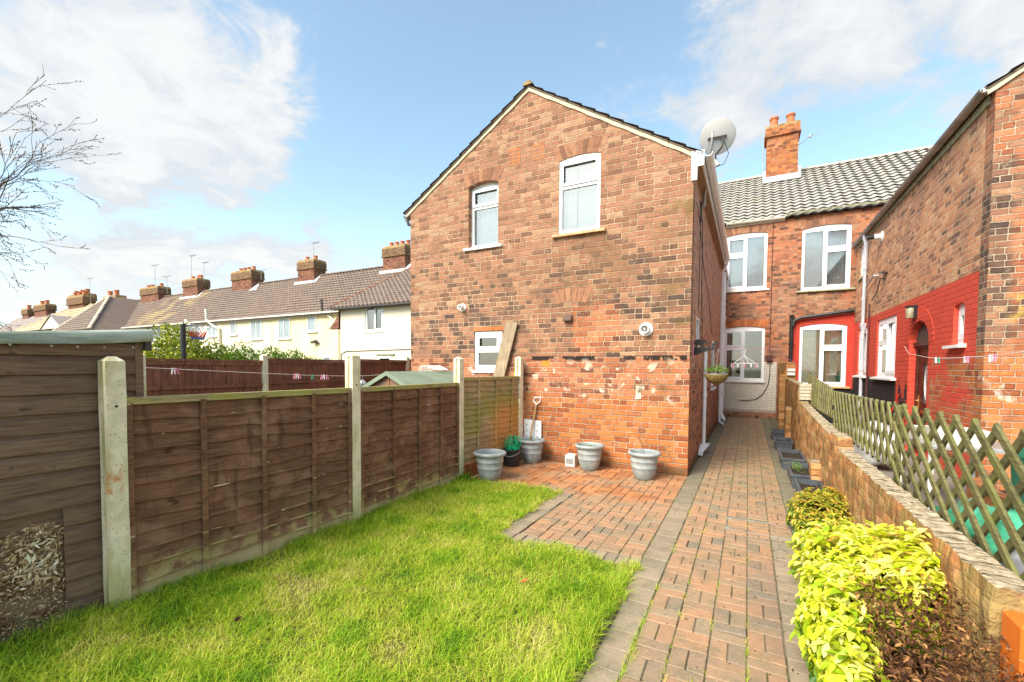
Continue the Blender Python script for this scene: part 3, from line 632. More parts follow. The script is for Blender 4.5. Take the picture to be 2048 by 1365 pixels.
def chimney(par,x0,x1,y0,y1,z0,z1,pots,mat,top='chimney_top',corb=.04,caph=.35,ph=.42,pr=.12,flash=True,capmat=None):
    m=MB(); m.box(x0,x1,y0,y1,z0,z1-caph+.001)
    c=m.build('chimney',M[mat],par)
    t=MB(); zc=z1-caph
    t.box(x0-corb*1.6,x1+corb*1.6,y0-corb*1.6,y1+corb*1.6,zc,zc+caph*.10,1); t.box(x0-corb,x1+corb,y0-corb,y1+corb,zc+caph*.102,zc+caph*.75,1)
    xs,ys=(x0+x1)/2,(y0+y1)/2; a=[(x0-corb,y0-corb),(x1+corb,y0-corb),(x1+corb,y1+corb),(x0-corb,y1+corb)]
    vs=[(p,q,zc+caph*.752) for p,q in a]+[(xs+(p-xs)*.96,ys+(q-ys)*.9,z1) for p,q in a]
    t.add(vs,[(0,1,5,4),(1,2,6,5),(2,3,7,6),(3,0,4,7),(4,5,6,7)]); t.build('chimney_cap',[M[capmat or top],M['chimney_block' if mat=='chimney_old' else mat]],c)
    for px,py in pots: pot_chimney(c,px,py,z1-.04,ph,pr)
    if flash:
        f=MB(); f.box(x0-.1,x1+.1,y0-.16,y0-.012,z0-.02,z0+.14); 
    return c
def antenna(par,p,h,kind=0):
    m=MB(); x,y,z=p; m.tube([(x,y,z),(x,y,z+h)],.02,5)
    b=(x-.5,y-.1,z+h-.05) if kind==0 else (x-.1,y,z+h-.05); e=(x+.5,y+.15,z+h+.02)
    m.tube([b,e],.014,4)
    for i in range(7):
        t=i/6; q=Vector(b).lerp(Vector(e),t); l=.22-.10*t
        m.tube([q+Vector((-.1*l,l,0)),q-Vector((-.1*l,l,0))],.008,4); 
        if kind==1: m.tube([q+Vector((0,0,l*.6)),q-Vector((0,0,l*.6))],.008,4)
    return m.build('aerial',M['galv'],par)
# ================================================================ the setting
def sheet(name,x0,x1,y0,y1,z,mat,n=1):
    m=MB()
    for i in range(n):
        for j in range(n):
            a=x0+(x1-x0)*i/n; b=x0+(x1-x0)*(i+1)/n; c=y0+(y1-y0)*j/n; d=y0+(y1-y0)*(j+1)/n
            m.add([(a,c,z),(b,c,z),(b,d,z),(a,d,z)],[(0,1,2,3)])
    return tag(m.build(name,mat),kind='structure')
tag(MB().add([(-900,-900,-.06),(900,-900,-.06),(900,900,-.06),(-900,900,-.06)],[(0,1,2,3)]).build('ground',M['ground']),kind='structure')
sheet('neighbour_yard',1.02,9,-2,16.5,-.03,M['yard'])
m=MB(); m.add([(-3.5,5.0,-.008),(-.55,3.4,-.008),(-.55,7,-.008),(-3.5,7,-.008)],[(0,1,2,3)]); m.add([(-2.15,3.5,-.0085),(-.55,-1,-.0085),(.86,-1,-.0085),(.86,16.5,-.0085),(-.763,16.5,-.0085),(-.763,3.5,-.0085)],[(0,1,2,3,4,5)])
tag(m.build('paving_bed',M['joint']),kind='structure')
def block(mb,x0,x1,y0,y1,g=.0035,z=None,r=None):
    z=0 if z is None else z; z+=random.gauss(0,.0022); t=random.gauss(0,.003)
    g2=g+random.uniform(0,.0022)
    b=.0035; x0+=g;x1-=g2;y0+=g2;y1-=g
    vs=[(x0,y0,-.05),(x1,y0,-.05),(x1,y1,-.05),(x0,y1,-.05),(x0,y0,z-b),(x1,y0,z-b+t),(x1,y1,z-b+t),(x0,y1,z-b),(x0+b,y0+b,z),(x1-b,y0+b,z+t),(x1-b,y1-b,z+t),(x0+b,y1-b,z)]
    mb.add(vs,[(0,1,5,4),(1,2,6,5),(2,3,7,6),(3,0,4,7),(4,5,9,8),(5,6,10,9),(6,7,11,10),(7,4,8,11),(8,9,10,11)],0,r)
pv_=MB()
def weave(x0,y0,nx,ny,c=.192,skip=None,ph=0,pairs=True):
    for i in range(nx):
        for j in range(ny):
            a=x0+i*c; b=y0+j*c
            if skip and skip(a+c/2,b+c/2): continue
            if (i+j+ph)%2: block(pv_,a,a+c/2,b,b+c); block(pv_,a+c/2,a+c,b,b+c)
            else: block(pv_,a,a+c,b,b+c/2); block(pv_,a,a+c,b+c/2,b+c)
manx=lambda x,y:(-.16<x<.42 and 4.86<y<5.26)
weave(-.545,-1.0,4,91,skip=manx)
weave(.223,4.86,1,60,skip=manx)
# patio
weave(-3.443,5.28,14,9,skip=lambda x,y:x>-.78 or y>7 or False,ph=1)
weave(-1.907,3.76,6,8,skip=lambda x,y:x>-.78,ph=0)
# inspection cover filled with the same blocks
for i in range(3):
    for j in range(4): block(pv_,-.157+i*.192,-.157+(i+1)*.192,4.87+j*.096,4.87+(j+1)*.096)
tag(pv_.build('block_paving',M['paver']),kind='structure')
bd=MB()
for j in range(92): # band between patio and path
    y=-1+j*.192; block(bd,-.75,-.55,y,y+.192)
for j in range(60): 
    y=-1+j*.098
    block(bd,.226,.422,y,y+.098)
for j in range(118):
    y=4.9+j*.098; block(bd,.418,.614,y,y+.098)
for j in range(9): y=3.56+j*.192; block(bd,-2.115,-1.925,y,y+.192)
for i in range(12): x=-1.92+i*.098; block(bd,x,x+.098,3.565,3.757)
for i in range(14): x=-3.5+i*.098; block(bd,x,x+.098,5.08,5.278)
tag(bd.build('paving_border',M['border']),kind='structure')
m=MB(); m.box(-.165,.425,4.858,4.866,-.02,.004); m.box(-.165,.425,5.258,5.266,-.02,.004); m.box(-.165,-.158,4.866,5.258,-.02,.004); m.box(.421,.427,4.866,5.258,-.02,.004)
for x,y in((-.14,4.90),(-.14,5.22)): m.box(x-.03,x+.03,y-.014,y+.014,.0,.006)
tag(m.build('inspection_cover_frame',M['galv'],org=(.13,5.06,0)),'thin metal frame of inspection cover set in block path','inspection cover')
sheet('planting_bed',.614,.86,-1,16.4,-.012,M['bed']); sheet('planting_bed_near',.424,.613,-1,4.89,-.016,M['bed'])
# lawn: bumpy soil and blades
def lawn_edge(x,y):
    """signed-ish test: is (x,y) on the lawn (with ragged edge)"""
    j=.02+.025*np.sin(y*9)+.02*np.sin(y*23+1)+.02*np.sin(y*61); j2=.03*np.sin(x*8)+.02*np.sin(x*21)
    A=(x>-3.62)&(x<-.76+j)&(y>-.6)&(y<3.57+j2)
    B=(x>-3.62)&(x<-2.10+j)&(y>=3.0)&(y<5.20+j2)
    return A|B
def lawn_h(x,y): return .012+.012*np.sin(x*3.1+1)*np.sin(y*2.3)+.01*np.sin(x*7+y*5)
m=MB(); 
g=.1
for i in range(29):
    for j in range(60):
        x=-3.62+i*g; y=-.7+j*g
        if (x+g<=-.70 and y+g<=3.58) or (x+g<=-2.1 and y+g<=5.2):
            P=[(x,y),(x+g,y),(x+g,y+g),(x,y+g)]; m.add([(a,b,float(lawn_h(a,b))-.004) for a,b in P],[(0,1,2,3)])
tag(m.build('lawn',M['lawn_soil']),kind='structure')
def blades(name,X,Y,Z,h,wd,mat,lean=.45,rseed=1,curl=.6,rnd=None,nseg=3,az=None):
    r=np.random.default_rng(rseed); n=len(X); az=r.uniform(0,2*PI,n) if az is None else az; ln=h*lean*r.uniform(.2,1.6,n)
    t=np.linspace(0,1,nseg+1); V=np.zeros((n,nseg*2+2-1,3)); wd=wd*np.ones(n); face=az+PI/2+r.normal(0,.5,n)
    px,py=np.cos(face),np.sin(face); dx,dy=np.cos(az),np.sin(az)
    for i,tt in enumerate(t):
        cx=X+dx*ln*tt**1.8; cy=Y+dy*ln*tt**1.8; cz=Z+h*(tt-curl*.35*tt**2.5*np.clip(ln/h,0,1.4)); w_=wd*(1-tt**2.0)*.5
        if i<nseg: V[:,2*i,0]=cx-px*w_;V[:,2*i,1]=cy-py*w_;V[:,2*i,2]=cz; V[:,2*i+1,0]=cx+px*w_;V[:,2*i+1,1]=cy+py*w_;V[:,2*i+1,2]=cz
        else: V[:,2*i,0]=cx;V[:,2*i,1]=cy;V[:,2*i,2]=cz
    k=nseg*2+1; tri=[]
    for i in range(nseg-1): tri+= [(2*i,2*i+1,2*i+3),(2*i,2*i+3,2*i+2)]
    tri.append((2*nseg-2,2*nseg-1,2*nseg)); T=np.array(tri)
    F=(T[None]+ (np.arange(n)*k)[:,None,None]).reshape(-1,3)
    rv=r.uniform(0,1,n) if rnd is None else rnd
    return rawmesh(name,V.reshape(-1,3),F,mat,np.repeat(rv,len(T)))
def grass_field():
    r=np.random.default_rng(3); N=230000
    y=-.55+5.8*r.random(N)**1.25; x=r.uniform(-3.62,-.7,N)
    cl=.5+.5*np.sin(x*5.3+2*np.sin(y*3.1))*np.sin(y*4.7+1.3*np.sin(x*2.9)); keep=(r.random(N)<.55+.45*cl)&lawn_edge(x,y)&((y>.35+(x+3.29)*.54)|(r.random(N)<.25))
    x,y=x[keep],y[keep]; cl=cl[keep]; n=len(x)
    edge=np.exp(-(x+3.6)/.22)+.95*np.exp(-np.abs(x+.78)/.07)*(y<3.6)*(.5+.5*np.sin(y*7)*np.sin(y*17))+.5*np.exp(-np.abs(y-5.2)/.1)
    h=(.034+.034*r.random(n)+.026*cl)*(1+1.05*edge)
    tuft=np.zeros(n)
    for cx,cy,a,b in ((-3.3,1.7,.35,.09),(-3.2,3.3,.3,.05),(-3.35,.6,.3,.07),(-2.2,5.05,.25,.05),(-3.1,4.6,.25,.04),(-1.6,3.3,.35,.035),(-2.6,2.6,.35,.03),(-1.1,2.2,.2,.03),(-3.4,2.5,.2,.08),(-2.9,1.0,.25,.04)):
        tuft+=b*np.exp(-((x-cx)**2+(y-cy)**2)/(2*(a*.45)**2))
    h=h+1.35*tuft*r.random(n)
    rv=r.random(n)*.95+.08+.20*(1-cl)-.22*(np.sin(x*9+y*4)*np.sin(y*8-x*3)>.45)-.38*np.clip(edge,0,1)*r.random(n)-tuft*3.2
    for cx,cy,a in ((-3.38,2.25,.16),(-3.3,1.95,.12),(-3.35,2.75,.13),(-2.9,2.0,.10),(-1.7,1.8,.09)):
        k_=np.exp(-((x-cx)**2+((y-cy)*.8)**2)/(2*a*a)); h=h*(1-.55*k_); rv=rv+.55*k_*r.random(n)
    flat=r.random(n)<.45
    az=np.arctan2(np.sin(y*5+x*3),np.cos(x*6-y*2))+r.normal(0,2.2,n)
    h=np.where(flat,h*.75,h)
    return blades('grass',x,y,lawn_h(x,y)-.005,h,.0032+.0022*r.random(n),M['grass'],lean=1.15,rseed=5,rnd=np.clip(rv,0,1),az=az,curl=.9)
tag(grass_field(),kind='stuff',cat='grass',label='bright yellow-green rough lawn grass')
# weeds in the joints of the path
r=np.random.default_rng(9); xs=[];ys=[]
for _ in range(120):
    jx=random.choice((-.545,-.545,-.545,-.353,-.16,.03,-.74)); jy=random.uniform(1.6,3.6) if random.random()<.8 else random.uniform(3.5,6)
    nb=random.randint(3,14); xs+=list(r.normal(jx,.008,nb)); ys+=list(r.normal(jy,.035,nb))
for cx,cy in ((-.42,1.95),(-.55,2.1),(-.2,2.3),(-.54,2.45),(-.5,1.75),(.03,2.0)):
    xs+=list(r.normal(cx,.02,55)); ys+=list(r.normal(cy,.05,55))
xs=np.array(xs);ys=np.array(ys); tag(blades('weeds',xs,ys,np.full(len(xs),-.004),r.uniform(.012,.045,len(xs)),np.full(len(xs),.003),M['grass'],lean=1.0,rseed=8,rnd=r.uniform(.35,1,len(xs))),kind='stuff',cat='weeds',label='small weeds growing in the joints of the block path')
# ================================================================ our brick extension (gabled wing)
FX0,FX1,FY=-6.08,-.763,7.0; EZ=4.70; AX=-3.44; AZ=6.40
F=PL((0,FY),(1,0),(0,-1)); S=PL((FX1,0),(0,1),(1,0))
ext=thing('brick_house','gabled two-storey wing of weathered orange and brown brick with two upstairs windows','house',(-3.4,7.0,0))
m=MB()
W_l=(-4.68,-4.04,3.83,4.95); W_r=(-2.865,-2.155,3.84,5.04); W_s=(-4.54,-3.945,1.555,2.265)
outer=[(FX0,0),(FX1,0),(FX1,EZ),(AX,AZ),(FX0,EZ)]
slab(m,F,outer,[rect(*W_l,.06)[::-1],rect(*W_r,.045)[::-1],rect(*W_s)[::-1]],-.22,0)
m.build('front_wall',M['ext_brick'],ext)
m=MB()
sw1=(7.80,8.30,1.93,2.50); sw2=(11.3,12.6,1.15,2.3); sdr=(9.75,10.6,0.05,2.1)
slab(m,S,[(7.22,0),(16.5,0),(16.5,EZ),(7.22,EZ)],[rect(*sw1)[::-1],rect(*sw2)[::-1],rect(*sdr)[::-1]],-.22,0)
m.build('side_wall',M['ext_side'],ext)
m=MB(); m.box(FX0,FX0+.22,7.22,16.5,0,EZ); m.build('far_side_wall',M['ext_brick'],ext)
window(F,ext,*W_l,[(0,1,.70,1,True),(0,1,0,.68,False)],.06,'sill_white',rec=-.11,curtains=((.02,.98,0,1,'net'),))
window(F,ext,*W_r,[(0,1,.66,1,True),(0,1,0,.64,False)],.045,'sill_tan',rec=-.015,curtains=((.02,.36,0,1,'net'),(.40,.99,0,1,'net')),sillover=.10,silld=.07)
window(F,ext,*W_s,[(0,1,.52,1,True),(0,1,0,.5,False)],0,'upvc',fr=.07,rec=-.02,curtains=(),sillover=.04,silld=.03)
room(F,ext,-4.7,-3.8,1.2,2.6,1.2,mat='room'); 
arch_bricks(F,ext,W_l[0],W_l[1],W_l[3],.06,mat='arch_old'); arch_bricks(F,ext,W_r[0],W_r[1],W_r[3],.045,mat='arch_old',h=.23)
arch_bricks(F,ext,-2.86,-2.40,2.66,.05,mat='arch_old',h=.22)
m=MB(); 
for i in range(3): m.add([F.w(-4.56+i*.215+a,2.275+b,d) for d in(.004,-.02) for a,b in((0,0),(.205,0),(.205,.07),(0,.07))],[(0,1,2,3),(0,4,5,1),(1,5,6,2),(2,6,7,3),(3,7,4,0)])
m.build('lintel_course',M['arch_orange'],ext)
# air bricks
for (a,b,c,d) in ((-3.825,-3.605,5.165,5.44),(-3.365,-3.146,5.16,5.42)):
    m=MB(); nx,nz=6,4; hs=[]
    for i in range(nx):
        for j in range(nz):
            u=a+.012+(b-a-.02)*i/nx; z=c+.02+(d-c-.03)*j/nz; hs.append(rect(u,u+.018,z,z+.042)[::-1])
    slab(m,F,rect(a,b,c,d),hs,-.01,.006); q=m.build('air_brick',M['arch_orange'],ext)
    MB().add([F.w(a,c,.001),F.w(b,c,.001),F.w(b,d,.001),F.w(a,d,.001)],[(0,1,2,3)]).build('void_shade',M['black'],q)  # black sheet stands in for the shade inside the holes
# boiler flues and cowl
def flue(pl,u,z,par,r=.09,L=.12):
    ax=(pl.U,Vector((0,0,1)),pl.N); m=MB()
    m.lathe(pl.w(u,z,.002),[(0,.0),(r,.0),(r,.015),(r*.62,.02),(r*.6,L*.6),(r*.66,L*.65),(r*.66,L),(r*.5,L),(r*.45,L*.4)],22,axis=ax)
    f=m.build('flue',M['sill_white'],par,smooth=True,auto=35)
    m=MB(); m.lathe(pl.w(u,z,L*.45),[(0,0),(r*.44,0)],16,axis=ax); m.lathe(pl.w(u,z,L*.5),[(r*.2,0),(r*.2,L*.55),(0,L*.55)],12,axis=ax); m.build('flue_core',M['monkwhite'] if False else M['galv'],f)
flue(F,-4.80,2.73,ext,.075); flue(F,-1.40,2.20,ext,.105,.13)
m=MB(); m.add([F.w(-2.75,2.50,0),F.w(-2.60,2.50,0),F.w(-2.60,2.41,.09),F.w(-2.75,2.41,.09),F.w(-2.75,2.385,0),F.w(-2.60,2.385,0),F.w(-2.60,2.385,.09),F.w(-2.75,2.385,.09)],[(0,1,2,3),(3,2,6,7),(0,3,7,4),(1,5,6,2),(4,7,6,5)])
m.build('vent_cowl',simple('vent_cowl_brown',(.13,.075,.055),.5),ext)
m=MB(); m.tube([F.w(-1.50,1.30,0),F.w(-1.50,1.28,.06)],.03,10); m.box(-1.54,-1.46,6.99,7.0,1.12,1.32); m.build('pipe_stub',M['mortar'],ext)
# verge: mortar bedding and tiles
def wing_roof(par,x0,x1,xa,za,ze,y0,y1,mat,vm='mortar'):
    for sgn,xe in((-1,x0),(1,x1)):
        dx=xa-xe; L=math.hypot(dx,za-ze); s=Vector((dx,0,za-ze))/L
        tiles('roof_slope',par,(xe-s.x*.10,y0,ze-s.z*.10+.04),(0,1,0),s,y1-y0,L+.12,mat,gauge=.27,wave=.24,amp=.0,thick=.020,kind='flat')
        # rafters' underside board
        m=MB(); a=Vector((xe-s.x*.08,y0+.02,ze-s.z*.08+.035)); b=Vector((xa,y0+.02,za+.035)); t=Vector((0,0,-.012))
        m.add([a,b,b+Vector((0,y1-y0-.03,0)),a+Vector((0,y1-y0-.03,0)),a+t,b+t,b+t+Vector((0,y1-y0-.03,0)),a+t+Vector((0,y1-y0-.03,0))],[(0,1,2,3),(4,7,6,5),(0,4,5,1),(3,2,6,7),(0,3,7,4),(1,5,6,2)])
        m.build('roof_underlay',M['tile_wing'],par)
        m=MB(); n=26
        for i in range(n):
            p=a.lerp(b,i/n); q=a.lerp(b,(i+1)/n); w0=.082+.007*math.sin(i*1.7); w1=.082+.007*math.sin((i+1)*1.7)
            y=y0+.04
            m.add([(p.x,y,p.z-.012),(q.x,y,q.z-.012),(q.x,y,q.z-w1),(p.x,y,p.z-w0),(p.x,y+.05,p.z-.012),(q.x,y+.05,q.z-.012),(q.x,y+.05,q.z-w1),(p.x,y+.05,p.z-w0)],[(0,3,2,1),(3,7,6,2),(0,1,5,4)])
        m.build('verge_mortar',M[vm],par)
wing_roof(ext,FX0-.05,FX1+.02,AX,AZ,EZ,FY-.06,16.6,M['tile_wing'])
ridge('ridge_tiles',ext,(AX,FY-.06,AZ+.07),(AX,16.6,AZ+.07),M['chimney_top'],.085)
# eaves on the alley side: fascia box end, soffit, gutter, downpipes
m=MB(); m.box(FX1+.002,FX1+.11,7.0,16.4,4.55,4.57); m.build('soffit',M['soffit'],ext)
m=MB(); m.box(FX1+.11,FX1+.13,7.0,16.4,4.53,4.72); m.box(FX1-.03,FX1+.14,6.965,6.998,4.52,4.74); m.box(FX1-.03,FX1+.05,6.965,6.998,4.33,4.52); m.build('fascia',M['upvc'],ext)
def gutter(par,pts,mat,r=.06,name='gutter'):
    m=MB(); a,b=Vector(pts[0]),Vector(pts[1]); t=(b-a).normalized(); x=t.cross(Vector((0,0,1))).normalized(); vs=[]
    for rr in(r,r*.88):
        for e in(a,b):
            for j in range(9):
                an=PI+PI*j/8; vs.append(e+x*rr*math.cos(an)+Vector((0,0,rr*math.sin(an))))
    fs=[(j,j+1,j+10,j+9) for j in range(8)]+[(18+j,27+j,28+j,19+j) for j in range(8)]
    fs+=[(0,9,27,18),(8,26,35,17)]+[(j,18+j,19+j,j+1) for j in range(8)]+[(9+j,10+j,28+j,27+j) for j in range(8)]
    m.add(vs,fs); g=m.build(name,M[mat],par,smooth=True,auto=50)
    return g
gutter(ext,((FX1+.19,6.99,4.70),(FX1+.19,13.9,4.66)),'upvc')
gutter(ext,((FX0-.11,6.97,4.66),(FX0-.11,16,4.62)),'sill_stone')
m=MB(); m.tube([(FX0-.11,6.98,4.62),(FX0-.06,6.97,4.55),(FX0-.02,6.98,4.45)],.03,8); m.build('gutter_outlet',M['gutter_dark'],ext)
def downpipe(par,pts,mat,r=.034,clips=(),name='downpipe',hop=None):
    m=MB(); m.tube(pts,r,12)
    for c in clips: m.tube([Vector(c)-Vector((0,0,.025)),Vector(c)+Vector((0,0,.025))],r*1.35,12); 
    d=m.build(name,M[mat],par,smooth=True,auto=45)
    if hop:
        h=MB(); x,y,z=hop; h.add([(x-.07,y-.07,z+.1),(x+.07,y-.07,z+.1),(x+.07,y+.07,z+.1),(x-.07,y+.07,z+.1),(x-.04,y-.04,z-.08),(x+.04,y-.04,z-.08),(x+.04,y+.04,z-.08),(x-.04,y+.04,z-.08)],[(0,1,2,3),(0,4,5,1),(1,5,6,2),(2,6,7,3),(3,7,4,0),(4,7,6,5)]); h.build('hopper',M[mat],d)
    return d
px=FX1+.08
downpipe(ext,[(FX1+.19,13.6,4.62),(FX1+.19,13.6,4.5),(px,13.7,4.3),(px,13.7,.12),(px+.12,13.55,.05)],'upvc',.036,[(px,13.7,z) for z in(1.0,2.2,3.4)])
downpipe(ext,[(px,14.6,4.45),(px,14.6,.6),(px,14.4,.3),(px+.1,14.2,.10)],'upvc',.052,[(px,14.6,z) for z in(.9,2.0,3.1)],name='soil_pipe',hop=(px,14.6,2.75))
downpipe(ext,[(FX1+.045,9.12,1.95),(FX1+.045,9.12,.12)],'upvc',.032,[(FX1+.045,9.12,1.1)],name='waste_pipe')
m=MB(); m.add([(FX1,8.98,.17),(FX1+.15,8.98,.17),(FX1+.15,9.25,.17),(FX1,9.25,.17),(FX1,8.62,.10),(FX1+.08,8.62,.10),(FX1+.08,8.62,.03),(FX1,8.62,.03),(FX1+.15,9.25,.12),(FX1,9.25,.12)],[(0,1,2,3),(4,5,1,0),(4,7,6,5)]); m.build('drain_shoe',M['upvc'],ext)
window(S,ext,*sw1,[(0,1,0,1,True)],0,'upvc',rec=-.02,curtains=(),sillover=.04); window(S,ext,*sw2,[(0,.5,0,1,True),(.5,1,0,1,False)],0,'upvc',rec=-.02,sillover=.05)
fr=MB(); slab(fr,S,rect(*sdr),[rect(9.81,10.54,.1,2.04)[::-1]],-.09,-.03); d_=fr.build('door_frame',M['upvc'],ext)
m=MB(); slab(m,S,rect(9.82,10.53,.11,2.03),[rect(9.95,10.4,1.1,1.9)[::-1]],-.08,-.045); d2=m.build('door',M['upvc'],ext); MB().add([S.w(9.94,1.09,-.06),S.w(10.41,1.09,-.06),S.w(10.41,1.91,-.06),S.w(9.94,1.91,-.06)],[(0,1,2,3)]).build('pane',M['glass'],d2)
m=MB(); m.box(-.763,-.72,11.6,11.8,1.62,1.95); m.build('meter_box',M['gutter_cream'],ext)
m=MB(); pts=[(FX1+.006,8.4+.35*t+.06*math.sin(t*9),4.2-2.2*t) for t in [i/16 for i in range(17)]]; m.tube(pts,.006,5); pts=[(FX1+.006,7.4+4*t,4.15-1.7*t+.1*math.sin(t*12)) for t in [i/16 for i in range(17)]]; m.tube(pts,.005,5); m.build('cable',M['black'],ext)
# ================================================================ rear terrace house (main range across the end of the path)
RB=PL((0,16.5),(1,0),(0,-1)); RZ=6.42
rear=thing('brick_house','brick terraced house across the far end of the path, under a grey tiled roof','house',(1.0,16.5,0))
Wa=(-.75,.455,4.20,5.98); Wb=(1.39,2.63,4.05,5.93); Wc=(-.76,.455,1.21,2.93); Wd=(1.40,2.60,1.09,2.93)
m=MB(); outer=[(-.763,0),(9,0),(9,RZ),(-6,RZ),(-6,4.9),(-.763,4.9)]
slab(m,RB,outer,[rect(*Wa,.06)[::-1],rect(*Wb,.07)[::-1],rect(*Wc,.07)[::-1],rect(*Wd,.08)[::-1]],-.25,0)
m.build('rear_wall',M['rear_brick'],rear)
LT=[(0,.5,.66,1,True),(0,.5,0,.64,True),(.5,1,0,1,False)]; RT=[(.47,1,.66,1,True),(.47,1,0,.64,True),(0,.47,0,1,False)]
window(RB,rear,*Wa,LT,.06,'sill_white',rec=-.03,fr=.075,curtains=((0,.14,0,.8,'curtain_pink'),(.84,1,0,1,'net'),(.15,.84,.0,1,'net')))
window(RB,rear,*Wb,RT,.07,'sill_stone',rec=-.03,fr=.075,curtains=((0,.48,0,1,'curtain_white'),(.5,1,0,1,'net')),sillover=.12,silld=.08)
window(RB,rear,*Wc,LT,.07,'sill_white',rec=-.03,fr=.075,curtains=(),sillover=.03)
window(RB,rear,*Wd,RT,.08,'sill_tan',rec=-.03,fr=.075,curtains=((0,.46,0,1,'curtain_cream'),(.5,1,0,1,'curtain_cream')),sillover=.1,silld=.08)
room(RB,rear,-.74,.9,.9,3.1,2.2,-.26,'room')
m=MB(); m.box(-.55,-.3,17.6,17.9,.9,1.9); m.box(-.1,.1,17.3,17.5,.9,1.7); m.box(.2,.35,17.6,18,.9,2.3); m.build('kitchen_units',M['room_dark'],rear)
m=MB(); m.tube([(1.68+.75,16.62,1.12),(1.68+.75,16.62,1.42)],.045,10); m.tube([(2.43,16.62,1.42),(2.43,16.62,1.55)],.02,8); m.build('bottle',M['teal'],rear)
arch_bricks(RB,rear,Wa[0],Wa[1],Wa[3],.06,mat='arch_old'); arch_bricks(RB,rear,Wb[0],Wb[1],Wb[3],.07,mat='arch_old'); arch_bricks(RB,rear,Wc[0],Wc[1],Wc[3],.07,mat='arch_orange')
sl_=math.hypot(4.0,2.83); s=Vector((0,4.0,2.83))/sl_
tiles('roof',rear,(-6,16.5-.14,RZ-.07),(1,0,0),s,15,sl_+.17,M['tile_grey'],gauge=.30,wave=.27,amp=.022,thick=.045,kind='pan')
m=MB(); m.add([(-6,16.45,RZ-.08),(9,16.45,RZ-.08),(9,20.5,9.22),(-6,20.5,9.22)],[(0,1,2,3)]); m.add([(-6,20.5,9.22),(9,20.5,9.22),(9,24.5,6.3),(-6,24.5,6.3)],[(0,1,2,3)]); m.box(-6,9,24.3,24.5,0,6.3); m.box(-6,-5.8,16.75,24.3,0,6.3); m.box(8.8,9,16.75,24.3,0,6.3); m.build('roof_deck',M['gutter_dark'],rear)
ridge('ridge_tiles',rear,(-6,20.5,9.28),(9,20.5,9.28),M['mortar'],.11)
gutter(rear,((-.75,16.40,6.40),(.92,16.40,6.38)),'gutter_cream',.07); m=MB(); m.box(-.75,.92,16.47,16.495,6.28,6.44); m.build('fascia',M['gutter_cream'],rear)
gutter(rear,((.95,16.40,6.47),(8.8,16.40,6.42)),'sill_stone',.06)
chimney(rear,.43,1.44,19.55,20.35,8.4,10.75,((.66,19.95),(1.2,19.95)),'chimney_brick',corb=.05,caph=.42,ph=.5,pr=.16)
m=MB(); m.box(.33,1.54,19.42,19.54,8.62,8.82); m.box(.33,.42,19.54,20.3,8.62,9.1); m.box(1.45,1.54,19.54,20.3,8.62,9.1); m.build('lead_flashing',M['lead'],rear)
m=MB(); m.tube([(.34,19.9,8.9),(.34,19.9,11.0)],.018,6); m.tube([(1.45,19.7,9.9),(1.75,19.6,10.05)],.014,6); m.lathe((1.8,19.6,10.1),[(0,-.04),(.05,-.04),(.05,.04),(0,.04)],8); m.tube([(1.7,19.5,10.05),(2.05,19.5,10.12)],.012,5); m.build('aerial',M['galv'],rear)
m=MB(); m.tube([(.60,16.49,6.3),(.60,16.49,2.2)],.012,6); m.build('vertical_cable',M['junction'],rear)
m=MB(); m.box(.52,.68,16.40,16.498,1.86,2.05); m.build('junction_box',M['junction'],rear)
m=MB(); m.tube([(.62,16.49,1.86),(.62,16.48,1.4),(.58,16.48,1.1),(.45,16.48,.8),(.25,16.48,.62),(.0,16.48,.56),(-.25,16.48,.57)],.012,6); m.build('hanging_cable',M['black'],rear)
downpipe(rear,[(1.17,16.42,3.28),(1.17,16.42,1.0)],'black',.055,[(1.17,16.42,2.4)],name='black_downpipe',hop=(1.17,16.42,3.2))
m=MB(); m.tube([(1.2,16.40,2.95),(1.24,16.40,3.12),(1.4,16.40,3.20),(2.74,16.40,3.36)],.05,10); m.build('black_waste_pipe',M['black'],rear,smooth=True,auto=50)
# ================================================================ right-hand neighbour's wing
RX=2.77; RW=PL((RX,0),(0,1),(-1,0)); RF=PL((0,8.17),(1,0),(0,-1)); RE=5.28
rt=thing('brick_house','right-hand brick wing with red painted lower wall and arched brown door','house',(4.5,8.17,0))
m=MB()
dw=(12.22,13.82,1.43,2.80); dr=(10.25,11.30,0.02,2.09); sw=(8.83,9.22,1.99,2.58); fw=(14.85,15.95,1.44,2.74); uw=(15.1,16.0,4.2,5.13)
def door_arch(u0,u1,z0,z1,rise,n=12): 
    p=[(u0,z0),(u1,z0)]; c=(u0+u1)/2; r_=(u1-u0)/2
    for i in range(n+1):
        a=PI*i/n; p.append((c+r_*math.cos(a),z1+rise*math.sin(a)))
    return p
slab(m,RW,[(8.42,0),(16.5,0),(16.5,RE),(8.42,RE)],[rect(*dw)[::-1],door_arch(*dr,.42)[::-1],rect(*sw,.03)[::-1],rect(*fw)[::-1],rect(*uw)[::-1]],-.25,0)
m.build('side_wall',M['right_brick'],rt)
m=MB(); slab(m,RF,[(RX,0),(8.4,0),(8.4,RE),(5.58,7.0),(RX,RE)],[],-.25,0); m.build('front_wall',M['right_front'],rt)
m=MB(); m.box(8.15,8.4,8.43,16.4,0,RE); m.build('far_side_wall',M['right_front'],rt)
def two(pl,par,w_,**k): return window(pl,par,*w_,[(0,.5,0,1,True),(.5,1,.62,1,False),(.5,1,0,.6,False)],0,**k)
two(RW,rt,dw,sill='sill_white',rec=-.03,fr=.09,curtains=((.5,1,0,1,'curtain_white'),),sillover=.12,silld=.09); room(RW,rt,12.0,14,1.2,3,1.0,mat='room')
